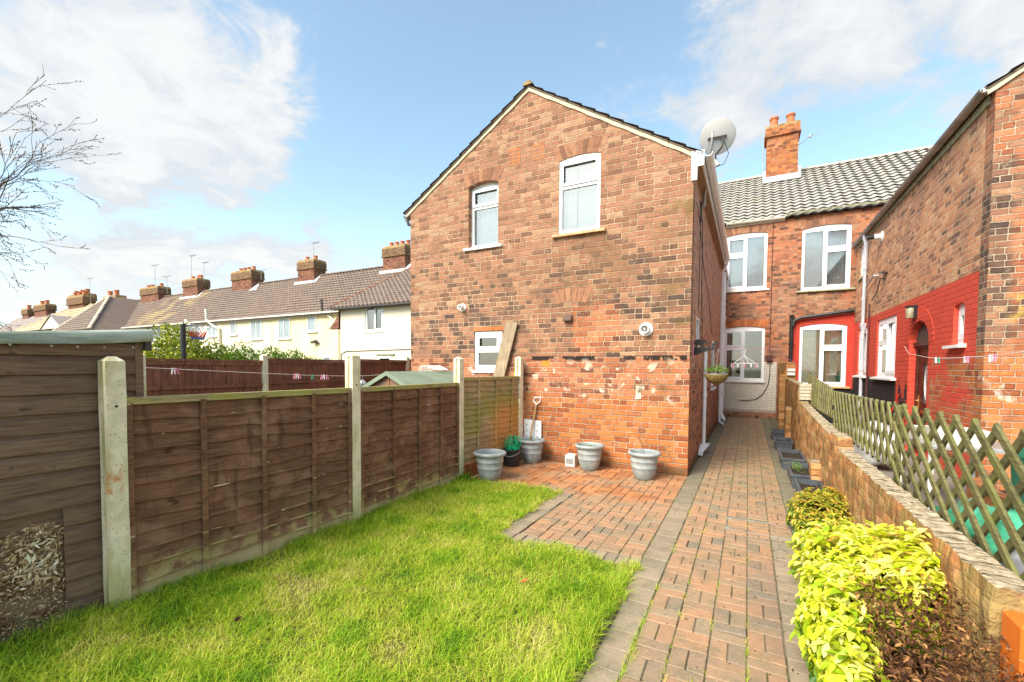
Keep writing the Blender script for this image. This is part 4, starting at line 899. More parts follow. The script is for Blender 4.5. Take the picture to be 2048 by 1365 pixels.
window(RW,rt,*fw,[(0,.5,0,1,True),(.5,1,0,1,False)],0,'sill_white',rec=-.03,fr=.09,curtains=((0,1,0,1,'net'),),silld=.09)
window(RW,rt,*sw,[(0,1,0,1,True)],.03,'sill_white',rec=-.06,fr=.09,curtains=((0,1,0,1,'net'),),sillover=.10,silld=.09)
window(RW,rt,*uw,[(0,.5,0,1,True),(.5,1,0,1,False)],0,'sill_stone',rec=-.03,fr=.08,curtains=((0,1,0,1,'net'),),sillover=.08)
# arched door: brown fanlight panel, frame, door with oval glass
m=MB(); p=door_arch(10.25,11.30,2.10,2.10,.41); p=p[2:]; slab(m,RW,p,[],-.14,-.10); m.build('arched_panel',simple('arch_panel_brown',(.10,.075,.062),.6),rt)
m=MB(); slab(m,RW,rect(10.26,11.29,.02,2.095),[rect(10.34,11.21,.06,2.0)[::-1]],-.18,-.10); m.box(RX+.06,RX+.12,10.26,11.29,2.05,2.13); m.build('door_frame',M['door_wood'],rt)
m=MB(); slab(m,RW,rect(10.345,11.205,.06,1.995),[rect(10.60,10.95,.98,1.72)[::-1],rect(10.5,11.05,.18,.75)[::-1]],-.17,-.125); slab(m,RW,rect(10.5,11.05,.18,.75),[],-.165,-.145); slab(m,RW,rect(10.56,10.99,.24,.69),[],-.145,-.13)
d_=m.build('door',M['door_wood'],rt)
m=MB(); m.add([RW.w(10.6,.98,-.15),RW.w(10.95,.98,-.15),RW.w(10.95,1.72,-.15),RW.w(10.6,1.72,-.15)],[(0,1,2,3)]); m.build('pane',M['glass_far'],d_)
m=MB(); c=RW.w(10.775,1.35,-.14)
for q in range(5): m.tube([c+Vector((0,.13*math.cos(a)*(1-.15*q),(.30*math.sin(a))*(1-.18*q))) for a in [i*PI/10 for i in range(21)]],.006,4)
m.build('leaded_oval',M['lead'],d_)
m=MB(); m.tube([RW.w(11.12,1.02,-.12),RW.w(11.12,1.02,-.07),RW.w(11.0,1.02,-.07)],.01,8); m.box(RX+.115,RX+.125,11.09,11.15,.88,1.12); m.build('handle',M['brass'],d_)
m=MB(); slab(m,RW,rect(10.60,10.95,.80,.845),[],-.125,-.115); m.build('letterbox',M['brass'],d_)
lp=MB(); lp.lathe(RW.w(10.95,2.69,.09),[(0,-.12),(.065,-.11),(.075,.06),(.05,.10),(0,.11)],12); lf=lp.build('lamp_glass',M['lampglass'],rt,smooth=True,auto=50); m=MB(); m.obox(RW.w(10.95,2.70,.03),(.03,0,0),(0,.07,0),(0,0,.12)); m.obox(RW.w(10.95,2.80,.09),(.075,0,0),(0,.075,0),(0,0,.012)); m.build('lamp_bracket',M['black'],lf)
# arch of bricks over the door
m=MB(); cc=(10.775,2.09)
for i in range(19):
    a0=PI*(i+.06)/19; a1=PI*(i+.94)/19
    q=[(cc[0]+.54*math.cos(a0),cc[1]+.43*math.sin(a0)),(cc[0]+.54*math.cos(a1),cc[1]+.43*math.sin(a1)),(cc[0]+.78*math.cos(a1),cc[1]+.66*math.sin(a1)),(cc[0]+.78*math.cos(a0),cc[1]+.66*math.sin(a0))]
    vs=[RW.w(a,b,.006) for a,b in q]+[RW.w(a,b,-.02) for a,b in q]; m.add(vs,[(0,1,2,3),(0,4,5,1),(1,5,6,2),(2,6,7,3),(3,7,4,0)])
m.build('arch',M['right_brick'],rt)
wing_roof(rt,RX-.02,8.45,5.58,7.0,RE+.02,8.10,16.5,M['tile_wing'])
ridge('ridge_tiles',rt,(5.58,8.1,7.1),(5.58,16.5,7.1),M['mortar'],.10)
gutter(rt,((RX-.10,8.16,RE+.03),(RX-.10,16.35,RE-.02)),'gutter_old',.065)
m=MB(); m.box(RX-.13,RX-.06,8.15,8.158,RE-.02,RE+.03); m.build('gutter_end_cap',M['sill_white'],rt)
m=MB(); m.box(RX-.03,RX-.001,8.30,16.4,RE-.13,RE-.02); m.build('eaves_board',M['sill_stone'],rt)
downpipe(rt,[(RX-.10,15.0,RE-.02),(RX-.10,15.0,RE-.2),(RX-.07,15.0,5.0),(RX-.07,15.0,.9),(RX-.07,15.0,.05)],'grey_pipe',.04,[(RX-.07,15.0,z) for z in(1.6,2.45,3.5,4.3)],hop=(RX-.07,15.0,2.75))
downpipe(rt,[(RX-.0,13.9,3.92),(RX-.07,13.9,3.92),(RX-.07,14.1,3.92),(RX-.07,14.75,3.80),(RX-.07,14.9,3.5),(RX-.07,14.95,2.8)],'grey_pipe',.022,[],name='overflow_pipe')
downpipe(rt,[(RX-.03,14.55,3.3),(RX-.03,14.55,.3)],'junction',.018,[],name='thin_pipe')
ax=(Vector((0,1,0)),Vector((0,0,1)),Vector((-1,0,0))); m=MB(); m.lathe((RX-.001,13.63,4.80),[(.13,0),(.13,.01),(.07,.04),(.065,.16),(.0,.16)],18,axis=ax); q=m.build('boiler_flue',M['sill_white'],rt,smooth=True,auto=40); m=MB(); m.lathe((RX-.16,13.63,4.80),[(.05,0),(.05,.14),(.0,.14)],14,axis=ax); m.build('flue_core',M['black'],q)
m=MB(); m.obox((RX-.05,13.2,3.86),(.05,0,0),(0,.16,.03),(0,0,.02)); m.tube([(RX,13.2,3.7),(RX-.08,13.3,3.75),(RX-.07,13.6,3.5),(RX-.05,14.2,3.35)],.012,6); m.build('cable_and_bracket',M['black'],rt)
# ================================================================ timber fence between the gardens: four concrete posts, three lap panels
gf=thing('garden_fence','dark brown and pale lap-panel fence with concrete posts running from shed to brick gable','fence',(-3.57,4.0,0))
PX=[(-3.62,1.30),(-3.53,3.19),(-3.60,5.15),(-3.51,6.84)]
zt=[1.655,1.735,1.745,1.79]
lbl=['nearest concrete post, the one beside the brown shed with an orange stain','second concrete post from the shed, between the two dark brown panels','third concrete post, between the dark brown panel and the pale panel','far concrete post standing against the brick gable wall']
for i,((x,y),z) in enumerate(zip(PX,zt)):
    m=MB(); a=.052; 
    pts=[(x-a,y-a),(x-.018,y-a),(x-.018,y-a+.02),(x+.018,y-a+.02),(x+.018,y-a),(x+a,y-a),(x+a,y+a),(x+.018,y+a),(x+.018,y+a-.02),(x-.018,y+a-.02),(x-.018,y+a),(x-a,y+a)]
    n=len(pts); nz=7; vs=[]
    for k in range(nz+1):
        zz=-.05+(z-.03+.05)*k/nz
        for p in pts: vs.append((p[0]+random.gauss(0,.0012),p[1]+random.gauss(0,.0012),zz))
    fs=[(k*n+j,k*n+(j+1)%n,(k+1)*n+(j+1)%n,(k+1)*n+j) for k in range(nz) for j in range(n)]
    cx=[(x-a,y-a),(x+a,y-a),(x+a,y+a),(x-a,y+a)]
    m.add(vs,fs); zz=z-.03
    m.add([(p[0],p[1],zz) for p in cx]+[(x+(p[0]-x)*.35,y+(p[1]-y)*.35,z) for p in cx],[(3,2,1,0),(0,1,5,4),(1,2,6,5),(2,3,7,6),(3,0,4,7),(4,5,6,7)])
    t=m.build('fence_post',M['concrete'],gf)
    if i==0: t['label']='concrete post with an orange stain beside the shed'
    m=MB(); m.lathe((x+a+.0005,y,z-.32),[(.0,.001),(.009,.001)],8,axis=(Vector((0,1,0)),Vector((0,0,1)),Vector((1,0,0)))); m.build('bolt_hole',M['black'],t)
def panel(i,z0,z1,nb,mat,label,bat,overlap=.03,cap=.045,kick=None):
    (xa,ya),(xb,yb)=PX[i],PX[i+1]; a=Vector((xa,ya+.04,0)); b=Vector((xb,yb-.04,0)); L=(b-a).length; t=(b-a)/L; nrm=Vector((t.y,-t.x,0))
    m=MB(); H=(z1-z0-cap)/nb; seg=26
    for k in range(nb):
        zb=z0+k*H; zt_=zb+H+overlap; ph=random.uniform(0,9); vs=[];fs=[]; rr=random.random()
        am=.007+.010*(random.random()**2)
        for s_ in range(seg+1):
            u=L*s_/seg; wv=am*math.sin(u*3.1+ph)+am*.6*math.sin(u*9+ph*2)+random.gauss(0,.0015); bow=.003*math.sin(u*2+ph*1.7)
            p=a+t*u
            for d,zz in((.031+bow,zb+wv),(.000,zt_),(-.010,zt_),(.014+bow,zb+wv)):
                q=p+nrm*d; vs.append((q.x,q.y,zz))
        for s_ in range(seg):
            o=4*s_; fs+= [(o,o+4,o+5,o+1),(o+3,o+2,o+6,o+7),(o,o+3,o+7,o+4),(o+1,o+5,o+6,o+2)]
        m.add(vs,fs,0,rr)
    th=m.build('fence_panel',M[mat],gf); th['label']=label
    for bt in bat:
        m=MB(); p=a+t*bt
        q=p+nrm*.038; m.obox((q.x,q.y,(z0+z1)/2-.02),t*.018,nrm*.009,(0,0,(z1-z0)/2-.015)); m.build('batten',M[mat],th)
    m=MB(); c=(a+b)/2; m.obox((c.x,c.y,z1-.012)+Vector((0,0,0)) if False else Vector((c.x,c.y,z1-.012))+nrm*.012,t*(L/2),nrm*.032,(0,0,.011)); 
    m.obox(Vector((c.x,c.y,z1-.036))+nrm*.034,t*(L/2),nrm*.008,(0,0,.0125)); m.build('cap_rail',M['cap'],th)
    if kick:
        m=MB(); m.obox(Vector((c.x,c.y,kick/2-.01))+nrm*.012,t*(L/2),nrm*.014,(0,0,kick/2)); m.build('gravel_board',M['kick'],th)
    return th
panel(0,.02,1.388,12,'fence_dark','dark brown lap fence panel nearest the shed, bleached along its foot',[.03,.47,.92,1.38,1.78])
panel(1,.02,1.388,12,'fence_dark','middle dark brown lap fence panel between two concrete posts',[.03,.53,1.00,1.45,1.84])
panel(2,.20,1.455,14,'fence_light','pale bare-wood lap fence panel with green algae beside the brick gable',[.02,.40,.88,1.36],kick=.2,overlap=.012)
# ================================================================ brown shed on the left, felt roof, rotten patch
sh=thing('shed','brown boarded garden shed with felt roof edge and rotten lower corner','shed',(-4.6,.2,0))
SX=-3.70
m=MB(); nb=15; H=1.76/nb
for k in range(nb):
    zb=.0+k*H; ycut=1.075 if zb<.60 else -2.0
    for (ya,yb) in (((1.075,1.455),(-2.0,-.2)) if zb<.60 else ((-2.0,1.455),)):
        n=14; rr=random.random(); vs=[];fs=[]
        for s_ in range(n+1):
            y=ya+(yb-ya)*s_/n; j=.0015*math.sin(y*6+k)
            prof=((.0,zb+.012),(.022,zb+.014),(.024+j,zb+.022),(.022+j,zb+H-.020),(.006,zb+H-.004),(.004,zb+H+.010))
            for d,zz in prof: vs.append((SX-.022+d,y,zz+j))
        for s_ in range(n):
            for q in range(5): o=6*s_+q; fs.append((o,o+6,o+7,o+1))
        m.add(vs,fs,0,rr)
m.box(SX-.06,SX-.03,-2.0,1.44,.0,1.76); m.build('side_boards',M['shed_wood'],sh)
m=MB(); m.box(SX-.05,SX+.006,1.455,1.50,0,1.76); m.box(-6.2,SX-.051,1.46,1.49,0,1.70); m.box(-6.2,SX-.06,-2.03,-2.0,0,1.5); m.box(-6.2,-6.17,-2,1.46,0,1.5); m.build('end_boards',M['shed_wood'],sh)
m=MB(); n=44; vs=[];fs=[]
rf=[(-2.5,-.16),(-.5,-.01),(-.05,.022),(.035,.026),(.055,.008),(.056,-.045),(.05,-.055)]
for i in range(n+1):
    y=-2.1+3.64*i/n
    for j,(dx,dz) in enumerate(rf):
        w_=0 if j<2 else .006*math.sin(y*7+j)+.004*math.sin(y*19+j*2)
        vs.append((SX+dx+w_,y,1.765+.095*(y-.9)*(1 if dz>-.03 else .75)+dz*.92+(.004*math.sin(y*9) if j==6 else 0)))
k_=len(rf)
for i in range(n):
    for j in range(k_-1): o=i*k_+j; fs.append((o,o+k_,o+k_+1,o+1))
m.add(vs,fs); m.build('felt_roof',M['felt'],sh,smooth=True)
m=MB(); m.add([(SX+dx-.004,1.538,1.765+.058+dz*.92) for dx,dz in rf]+[(SX-2.5,1.538,1.60),],[tuple(range(k_+1))]); m.box(SX+.0,SX+.045,1.50,1.535,1.70,1.79); m.build('roof_end_board',M['gutter_dark'],sh)
for i in range(13):
    m=MB(); y=-.3+i*.145+random.uniform(-.03,.03); m.lathe((SX+.062,y,1.715+random.uniform(-.008,.004)),[(0,.003),(.006,.002),(.007,0)],7,axis=(Vector((0,1,0)),Vector((0,0,1)),Vector((1,0,0)))); m.build('nail',M['felt'],sh)
# rotten chipboard: crumbling backing with flakes
m=MB(); n=22
for i in range(n):
    for j in range(12):
        def P(a,b): 
            y=-.2+1.275*a/n; z=.66*b/12; return (SX-.035+.03*math.sin(y*13+z*9)*math.cos(z*17)+.02*math.sin(y*31+z*23)+.05*max(0,.35-z),y,z)
        m.add([P(i,j),P(i+1,j),P(i+1,j+1),P(i,j+1)],[(0,1,2,3)])
m.build('rotten_board',M['rotten'],sh,smooth=True)
r=np.random.default_rng(4); n=9000; y=-.2+1.27*r.random(n); z=.64*r.random(n)**1.1; big=np.exp(-((y-.95)/.13)**2-((z-.42)/.2)**2)
keep=r.random(n)<.6+.4*big; y=y[keep];z=z[keep];big=big[keep];n=len(y); xx=SX-.012+.03*np.maximum(0,.3-z)/.3*2*r.random(n)+.02*r.random(n)
L=r.uniform(.004,.015,n)*(1+1.6*big*r.random(n)); W_=L*r.uniform(.08,.30,n); a=r.normal(.6,.9,n); tx=r.normal(0,.45,n)
dv=np.stack([np.sin(tx)*.6,np.cos(a)*np.cos(tx),np.sin(a)*np.cos(tx)],1); pv=np.stack([r.normal(0,.4,n),-np.sin(a),np.cos(a)],1)
C=np.stack([xx,y,z],1); V=np.stack([C-dv*L[:,None],C+pv*W_[:,None],C+dv*L[:,None],C-pv*W_[:,None]],1).reshape(-1,3)
rv=np.clip(r.random(n)**1.3*.8+big*.4,0,1)
o=rawmesh('wood_flakes',V,np.arange(4*n).reshape(-1,4),M['chip'],rv,sh,ORG[sh.name]); o['kind']='stuff'
# ================================================================ brown closeboard fence beyond the neighbour's garden
BX=-8.0; by=[-.4,1.35,3.21,5.12,7.07,9.05,11.0,12.9,14.8,16.7]; bz=[1.66,1.70,1.72,1.76,1.79,1.82,1.85,1.87,1.9,1.92]
bf=thing('back_fence','long dark brown closeboard fence beyond the neighbouring garden','fence',(BX,8,0))
loc_=['left of the basketball hoop','below the hoop','','','','','','','','']
bn=[(None),(None),'post of the brown back fence right beside the shed roof','post of the brown back fence in front of the yellow house window','post of the brown back fence behind the second garden post','post of the brown back fence close to the brick gable']
for i in range(2,8):
    x,y=BX,by[i]; m=MB(); m.box(x-.05,x+.05,y-.05,y+.05,0,bz[i]+.03); m.add([(x-.05,y-.05,bz[i]+.031),(x+.05,y-.05,bz[i]+.031),(x+.05,y+.05,bz[i]+.031),(x-.05,y+.05,bz[i]+.031),(x,y-.03,bz[i]+.06),(x,y+.03,bz[i]+.06)],[(0,1,4),(1,2,5,4),(2,3,5),(3,0,4,5)])
    if i<6: m.build('fence_post',M['concrete'],bf)
pn_=[None,None,'brown closeboard panel of the back fence under the green shrubs','brown closeboard panel of the back fence behind the pegs on the line','brown closeboard panel of the back fence above the green felt roof','brown closeboard panel of the back fence touching the brick gable']
for i in range(2,6):
    y0,y1=by[i]+.05,by[i+1]-.05; m=MB(); n=int((y1-y0)/.105)
    for k in range(n):
        a=y0+(y1-y0)*k/n; b=y0+(y1-y0)*(k+1)/n+.012; z=bz[i]-.05; rr=random.random(); jj=random.uniform(-.003,.003)
        m.add([(BX+.018+jj,a,.03),(BX+.006,b,.03),(BX+.006,b,z),(BX+.018+jj,a,z),(BX-.002,a,.03),(BX-.002,a,z)],[(0,1,2,3),(0,3,5,4)],0,rr)
    th=m.build('fence_panel',M['back_fence'],bf)
    m=MB(); m.box(BX-.03,BX+.045,y0,y1,bz[i]-.048,bz[i]-.015); m.box(BX-.01,BX+.032,y0,y1,bz[i]-.11,bz[i]-.05); m.box(BX+.02,BX+.045,y0,y1,bz[i]-.50,bz[i]-.44); m.build('rail',M['back_fence'],th)
# green felt summerhouse roof behind the fence
sx,sy0,sy1=-4.75,4.98,6.62; g=thing('shed','small shed with green felt apex roof behind the dark fence panel','shed',(sx,5.8,0))
m=MB(); 
for sg in(-1,1):
    a=(sx,1.53); b=(sx+sg*.62,1.23)
    m.add([(a[0],sy0-.06,a[1]),(b[0],sy0-.06,b[1]),(b[0],sy1+.05,b[1]),(a[0],sy1+.05,a[1]),(a[0],sy0-.06,a[1]-.015),(b[0],sy0-.06,b[1]-.015),(b[0],sy1+.05,b[1]-.015),(a[0],sy1+.05,a[1]-.015)],[(0,1,2,3),(4,7,6,5),(0,4,5,1),(1,5,6,2),(2,6,7,3)])
    m.add([(a[0],sy0-.065,a[1]+.005),(b[0],sy0-.065,b[1]+.005),(b[0],sy0-.065,b[1]-.06),(a[0],sy0-.065,a[1]-.06)],[(0,1,2,3)])
m.build('felt_roof',M['felt_roof'],g)
m=MB(); slab(m,PL((0,sy0),(1,0),(0,-1)),[(sx-.55,0),(sx+.55,0),(sx+.55,1.24),(sx,1.50),(sx-.55,1.24)],[],-.03,0); m.box(sx-.55,sx-.52,sy0+.03,sy1,0,1.24); m.box(sx+.52,sx+.55,sy0+.03,sy1,0,1.24); m.box(sx-.55,sx+.55,sy1,sy1+.03,0,1.3); m.build('walls',M['shed_wood'],g)
m=MB(); m.box(sx-.015,sx+.015,sy0-.012,sy0-.001,1.1,1.44); m.build('trim',M['kick'],g)
m=MB()   # white wire rack standing on that roof
for i in range(9): y=5.95+i*.045; m.tube([(-5.02,y,1.42),(-4.98,y+.02,1.60+.02*math.sin(i)),(-4.85,y+.05,1.62),(-4.68,y+.06,1.55)],.006,5)
for j in range(4): t=j/3; m.tube([(-5.0+.1*t,5.93,1.46+.05*j),(-5.0+.12*t,6.38,1.46+.05*j)],.005,5)
tag(m.build('plant_rack',M['sill_white'],org=(-4.9,6.1,1.42)),'white plastic rack lying on the green felt roof','rack')
# plank leaning on the gable behind the pale panel, and a mossy offcut
m=MB(); m.obox((-3.875,6.93,1.78),(.115,0,.0),(0,.014,0),(.16,.02,.62)); tag(m.build('plank',M['plank'],org=(-4.0,6.9,0)),'old weathered plank leaning against the brick wall by the small window','plank')
m=MB(); m.obox((-3.60,6.90,1.42),(.035,0,0),(0,.02,0),(.03,0,.30)); tag(m.build('board_offcut',M['greenwood'],org=(-3.6,6.9,0)),'bright green mossy board end beside the far concrete post','board')
# ================================================================ washing lines and pegs
def peg(p,mat,label,group,lean=0,name='clothes_peg'):
    m=MB(); x,y,z=p
    for s_ in(-1,1): m.add([(x-.005,y+s_*.003,z+.012),(x+.005,y+s_*.003,z+.012),(x+.005,y+s_*.013+lean,z-.055),(x-.005,y+s_*.013+lean,z-.055),(x-.005,y+s_*.009,z+.012),(x+.005,y+s_*.009,z+.012),(x+.005,y+s_*.019+lean,z-.055),(x-.005,y+s_*.019+lean,z-.055)],[(0,1,2,3),(4,7,6,5),(0,4,5,1),(1,5,6,2),(2,6,7,3),(3,7,4,0)])
    tag(m.build(name,M[mat],org=(x,y,z)),label,'clothes peg',group)
lp_=[(-5.5,1.0,1.66),(-5.5,2.18,1.578),(-5.5,2.51,1.560),(-5.5,3.6,1.501),(-5.5,4.24,1.468),(-5.5,4.9,1.449),(-5.5,5.3,1.453),(-5.5,6.96,1.53)]
m=MB(); m.tube(lp_,.004,5); tag(m.build('washing_line',M['cord'],org=(-5.5,3.6,1.5)),'pale washing line sagging in front of the brown back fence','washing line')
for i,(y,z,mt,lb) in enumerate(((2.50,1.56,'white','white peg, leftmost on the sagging line'),(2.53,1.559,'pink','pink peg beside the leftmost white peg on the line'),(3.97,1.482,'pink','pink peg left of the green peg on the line'),(4.0,1.481,'white','white peg just left of the green peg on the line'),(4.03,1.480,'pink','second pink peg left of the green peg'),(4.24,1.468,'teal','single green peg hanging on the sagging line'),(4.40,1.463,'pink','pink peg right of the green peg on the line'),(4.44,1.462,'white','white peg right of the green peg on the line'),(4.49,1.461,'pink','pink peg nearest the second post on the line'))):
    peg((-5.5,y,z),mt,lb,'pegs on the sagging washing line',random.uniform(-.012,.012))
m=MB(); m.lathe((-5.5,5.17,1.33),[(0,-.06),(.05,-.05),(.07,0),(.03,.05),(0,.06)],6); m.tube([(-5.5,5.17,1.38),(-5.5,5.17,1.452)],.004,4); tag(m.build('peg_bag',M['galv'],org=(-5.5,5.17,1.45)),'small grey peg bag hanging from the line near the felt roof','peg bag')
lr=[(2.72,11.35,2.05),(2.0,8.55,1.98)]; lr=[(2.70,11.30,2.06),(2.4,9.8,1.88),(2.05,7.6,1.765),(2.0,7.08,1.742),(2.0,6.5,1.735),(2.0,5.88,1.737),(2.0,5.0,1.76),(2.0,3.0,1.85)]
m=MB(); m.tube(lr,.004,5); tag(m.build('washing_line',M['cord'],org=(2.2,8,1.8)),'washing line running from the arched door across the red wall','washing line')
for y,z,mt,lb in ((7.14,1.744,'white','white peg beside the green one by the arched door'),(7.05,1.741,'teal','green peg on the line by the arched door'),(6.33,1.736,'monkwhite','grey peg on the line in front of the red wall'),(6.26,1.736,'pink','pink peg on the line in front of the red wall'),(5.78,1.737,'white','white peg at the corner of the brick wing'),(5.74,1.738,'monkwhite','grey peg at the corner of the brick wing'),(5.68,1.738,'pink','pink peg at the corner of the brick wing')):
    peg((2.0,y,z),mt,lb,'pegs on the line by the red wall',random.uniform(-.02,.02))
# ================================================================ rendered terrace beyond
TY=20.0; TRY=23.8; TE=5.16; TR=8.66
T=PL((0,TY),(1,0),(0,-1)); sT=Vector((0,TRY-TY,TR-TE)).normalized(); LT_=math.hypot(TRY-TY,TR-TE)
def terr(x0,x1,wall,label,wins,roofmat='tile_brown',chim=None,cp=(),extra=None,ga='gutter_cream'):
    h=thing('terraced_house',label,'house',((x0+x1)/2,TY,0),'rendered terraced houses beyond the back fence')
    m=MB(); m.box(x0,x1,TY,TRY+3.8,-.05,TE); m.add([(x0,TY,TE),(x1,TY,TE),(x1,TRY,TR),(x0,TRY,TR)],[(0,1,2,3)]); m.add([(x0,TRY,TR),(x1,TRY,TR),(x1,TRY+3.8,TE),(x0,TRY+3.8,TE)],[(0,1,2,3)]); m.add([(x1,TY,TE),(x1,TRY+3.8,TE),(x1,TRY,TR)],[(0,1,2)]); m.add([(x0,TY,TE),(x0,TRY+3.8,TE),(x0,TRY,TR)],[(0,1,2)])
    m.build('wall',M[wall],h)
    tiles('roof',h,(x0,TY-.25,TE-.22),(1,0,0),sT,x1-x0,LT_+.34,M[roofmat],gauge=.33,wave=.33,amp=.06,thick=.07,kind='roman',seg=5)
    ridge('ridge_tiles',h,(x0,TRY,TR+.10),(x1,TRY,TR+.10),M['mortar'] if False else M[roofmat],.13,step=.45)
    m=MB(); m.box(x0,x1,TY-.36,TY-.25,TE-.10,TE+.0); m.box(x0,x1,TY-.25,TY-.02,TE-.22,TE-.18); m.build('gutter',M[ga],h)
    for (a,b,c,d,gl,mul) in wins:
        f=MB(); ns=mul; fw=.07
        hs=[]; Wd_=(b-a-fw)/ns
        for q in range(ns): hs.append(rect(a+fw+q*Wd_,a+q*Wd_+Wd_,c+fw,d-fw)[::-1])
        slab(f,T,rect(a,b,c,d),hs,.001,.05); w_=f.build('window',M['upvc_dull'],h)
        p=MB(); p.add([T.w(a+.02,c+.02,.02),T.w(b-.02,c+.02,.02),T.w(b-.02,d-.02,.02),T.w(a+.02,d-.02,.02)],[(0,1,2,3)]); p.build('pane',M[gl],w_)
        p=MB(); p.obox(T.w((a+b)/2,c-.05,.06),((b-a)/2+.1,0,0),(0,.07,0),(0,0,.04)); p.build('sill',M['sill_white'],w_)
    if chim:
        cx0,cx1=chim; chimney(h,cx0,cx1,TRY-.55,TRY+.55,7.9,9.95,[(cx0+(cx1-cx0)*t,TRY) for t in cp],'chimney_old',corb=.05,caph=.75,ph=.42,pr=.17)
        m=MB(); m.box(cx0-.15,cx1+.15,TRY-.78,TRY-.57,TR-.62,TR-.42); m.add([(cx1+.02,TRY-.8,TR-.60),(cx1+.55,TRY-.8,TR-.60),(cx1+.25,TRY-.1,TR+.05),(cx1+.02,TRY-.1,TR+.05)],[(0,1,2,3)]); m.build('lead_flashing',M['lead'],h)
    return h
hy=terr(-30.3,-17.5,'render_yellow','pale yellow rendered house with two upstairs windows and an old downpipe',[(-29.5,-28.2,3.55,4.95,'glass_pale',2),(-26.35,-25.5,3.95,4.98,'glass_pale',1),(-29.7,-28.8,1.3,2.25,'glass_far',1),(-24.85,-24.1,1.3,2.25,'glass_far',1)],chim=(-22.7,-20.7),cp=(.15,.4,.65,.9))
antenna(hy,(-30.6,TRY,9.7),1.7,1)
m=MB(); m.tube([(-24.82,TY-.15,6.0),(-24.75,TY-.12,5.1)],.07,8); m.build('soil_vent',M['gutter_dark'],hy); m=MB(); m.tube([(-24.6,TY-.2,5.15),(-24.0,TY-.12,4.8),(-23.5,TY-.12,4.4),(-23.3,TY-.12,4.2),(-23.3,TY-.12,.2)],.06,8); m.build('downpipe',M['gutter_cream'],hy)
m=MB(); m.obox((-25.5,TY-.2,3.22),(.22,0,.05),(0,.12,0),(0,0,.06)); m.tube([(-25.2,TY,3.1),(-25.4,TY-.15,3.15)],.03,6); m.build('floodlight',M['black'],hy)
m=MB()
for a in range(2): m.obox((-26.2+a*1.1,TY-.02,2.05+.02*a),(.35-.1*a,0,0),(0,.02,0),(0,0,.1))
m.build('lintel',M['sill_stone'],hy)
hc=terr(-44.5,-30.32,'render_cream','cream rendered house in the middle of the terrace with a narrow upstairs window',[(-32.7,-31.4,3.58,4.98,'glass_pale',2),(-35.35,-34.55,4.0,4.95,'glass_pale',1),(-38.4,-37.2,3.95,4.95,'glass_pale',2),(-41.5,-39.6,3.9,4.95,'glass_pale',2),(-31.6,-30.8,1.3,2.2,'glass_far',1)],chim=(-31.8,-29.9),cp=(.25,.75))
m=MB(); m.tube([(-38.15,TY-.3,6.1),(-38.05,TY-.3,5.2),(-37.3,TY-.15,4.7),(-36.7,TY-.12,4.5),(-36.6,TY-.12,2)],.11,8); m.tube([(-41.2,TY-.3,5.35),(-40.8,TY-.3,5.0),(-40.2,TY-.12,4.7),(-40.1,TY-.12,2)],.11,8); m.build('vent_pipe',M['gutter_cream'],hc)
chimney(hc,-40.8,-37.9,TRY-.55,TRY+.55,7.9,9.95,[(-40.3,TRY),(-39.7,TRY),(-39.1,TRY),(-38.4,TRY)],'chimney_old',corb=.05,caph=.8,ph=.4,pr=.17); antenna(hc,(-37.4,TRY,9.0),.9,0)
m=MB(); m.add([(-37.9,TRY-.8,TR-.62),(-36.9,TRY-.8,TR-.62),(-37.5,TRY-.1,TR+.05),(-37.9,TRY-.1,TR+.05)],[(0,1,2,3)]); m.build('lead_flashing',M['lead'],hc)
hd=terr(-62.1,-44.52,'render_white','far white end house of the terrace, mostly hidden by yellow-green shrubs',[(-47.5,-45.8,3.9,4.95,'glass_far',2),(-51.5,-50,3.9,4.95,'glass_far',2)],chim=(-49,-46.4),cp=(.3,.7,.85))
chimney(hd,-57.5,-53.8,TRY-.55,TRY+.55,7.9,9.8,[(-57,TRY),(-56.2,TRY),(-54.3,TRY)],'chimney_old',corb=.06,caph=.8,ph=.4,pr=.2); antenna(hd,(-55.6,TRY,9.8),2.4,0); antenna(hd,(-53.2,TRY,9.0),1.8,0); antenna(hd,(-48.5,TRY,9.9),2.5,1); antenna(hd,(-46.3,TRY,9.6),1.9,1)
# hipped wing at the far end
hx0,hx1,hy0=-60,-52.2,17.4
m=MB(); m.box(hx0,hx1,hy0,TY,-.05,TE-.3); m.build('wing_wall',M['render_white'],hd)
def hip(par,x0,x1,y0,ya,ze,za,yb,mat,ridge_m,left=True,xa=None):
    xa=(x0+x1)/2 if xa is None else xa
    sF=Vector((0,ya-y0,za-ze)); Lf=sF.length; 
    u0=lambda s:(xa-x0)*s/Lf; u1=lambda s:(x1-x0)-(x1-xa)*s/Lf
    tiles('front_slope',par,(x0,y0,ze),(1,0,0),sF,x1-x0,Lf,mat,gauge=.33,wave=.33,amp=.06,thick=.07,kind='roman',u0=u0,u1=u1)
    m=MB(); m.add([(x0,y0,ze),(xa,ya,za),(xa,yb,za),(x0,yb,ze)],[(0,1,2,3)]); m.add([(x1,y0,ze),(xa,ya,za),(xa,yb,za),(x1,yb,ze)],[(0,1,2,3)]); m.add([(x0,y0,ze-.02),(x1,y0,ze-.02),(xa,ya,za-.04)],[(0,1,2)]); m.build('side_slopes',mat,par)
    ridge('hip_tiles',par,(x0,y0,ze+.08),(xa,ya,za+.08),ridge_m,.14); ridge('hip_tiles',par,(x1,y0,ze+.08),(xa,ya,za+.08),ridge_m,.14)
hip(hd,hx0-.3,hx1+.3,hy0-.3,21.0,TE-.4,TR+.02,TRY,M['tile_brown'],M['mortar'],xa=-58.6)
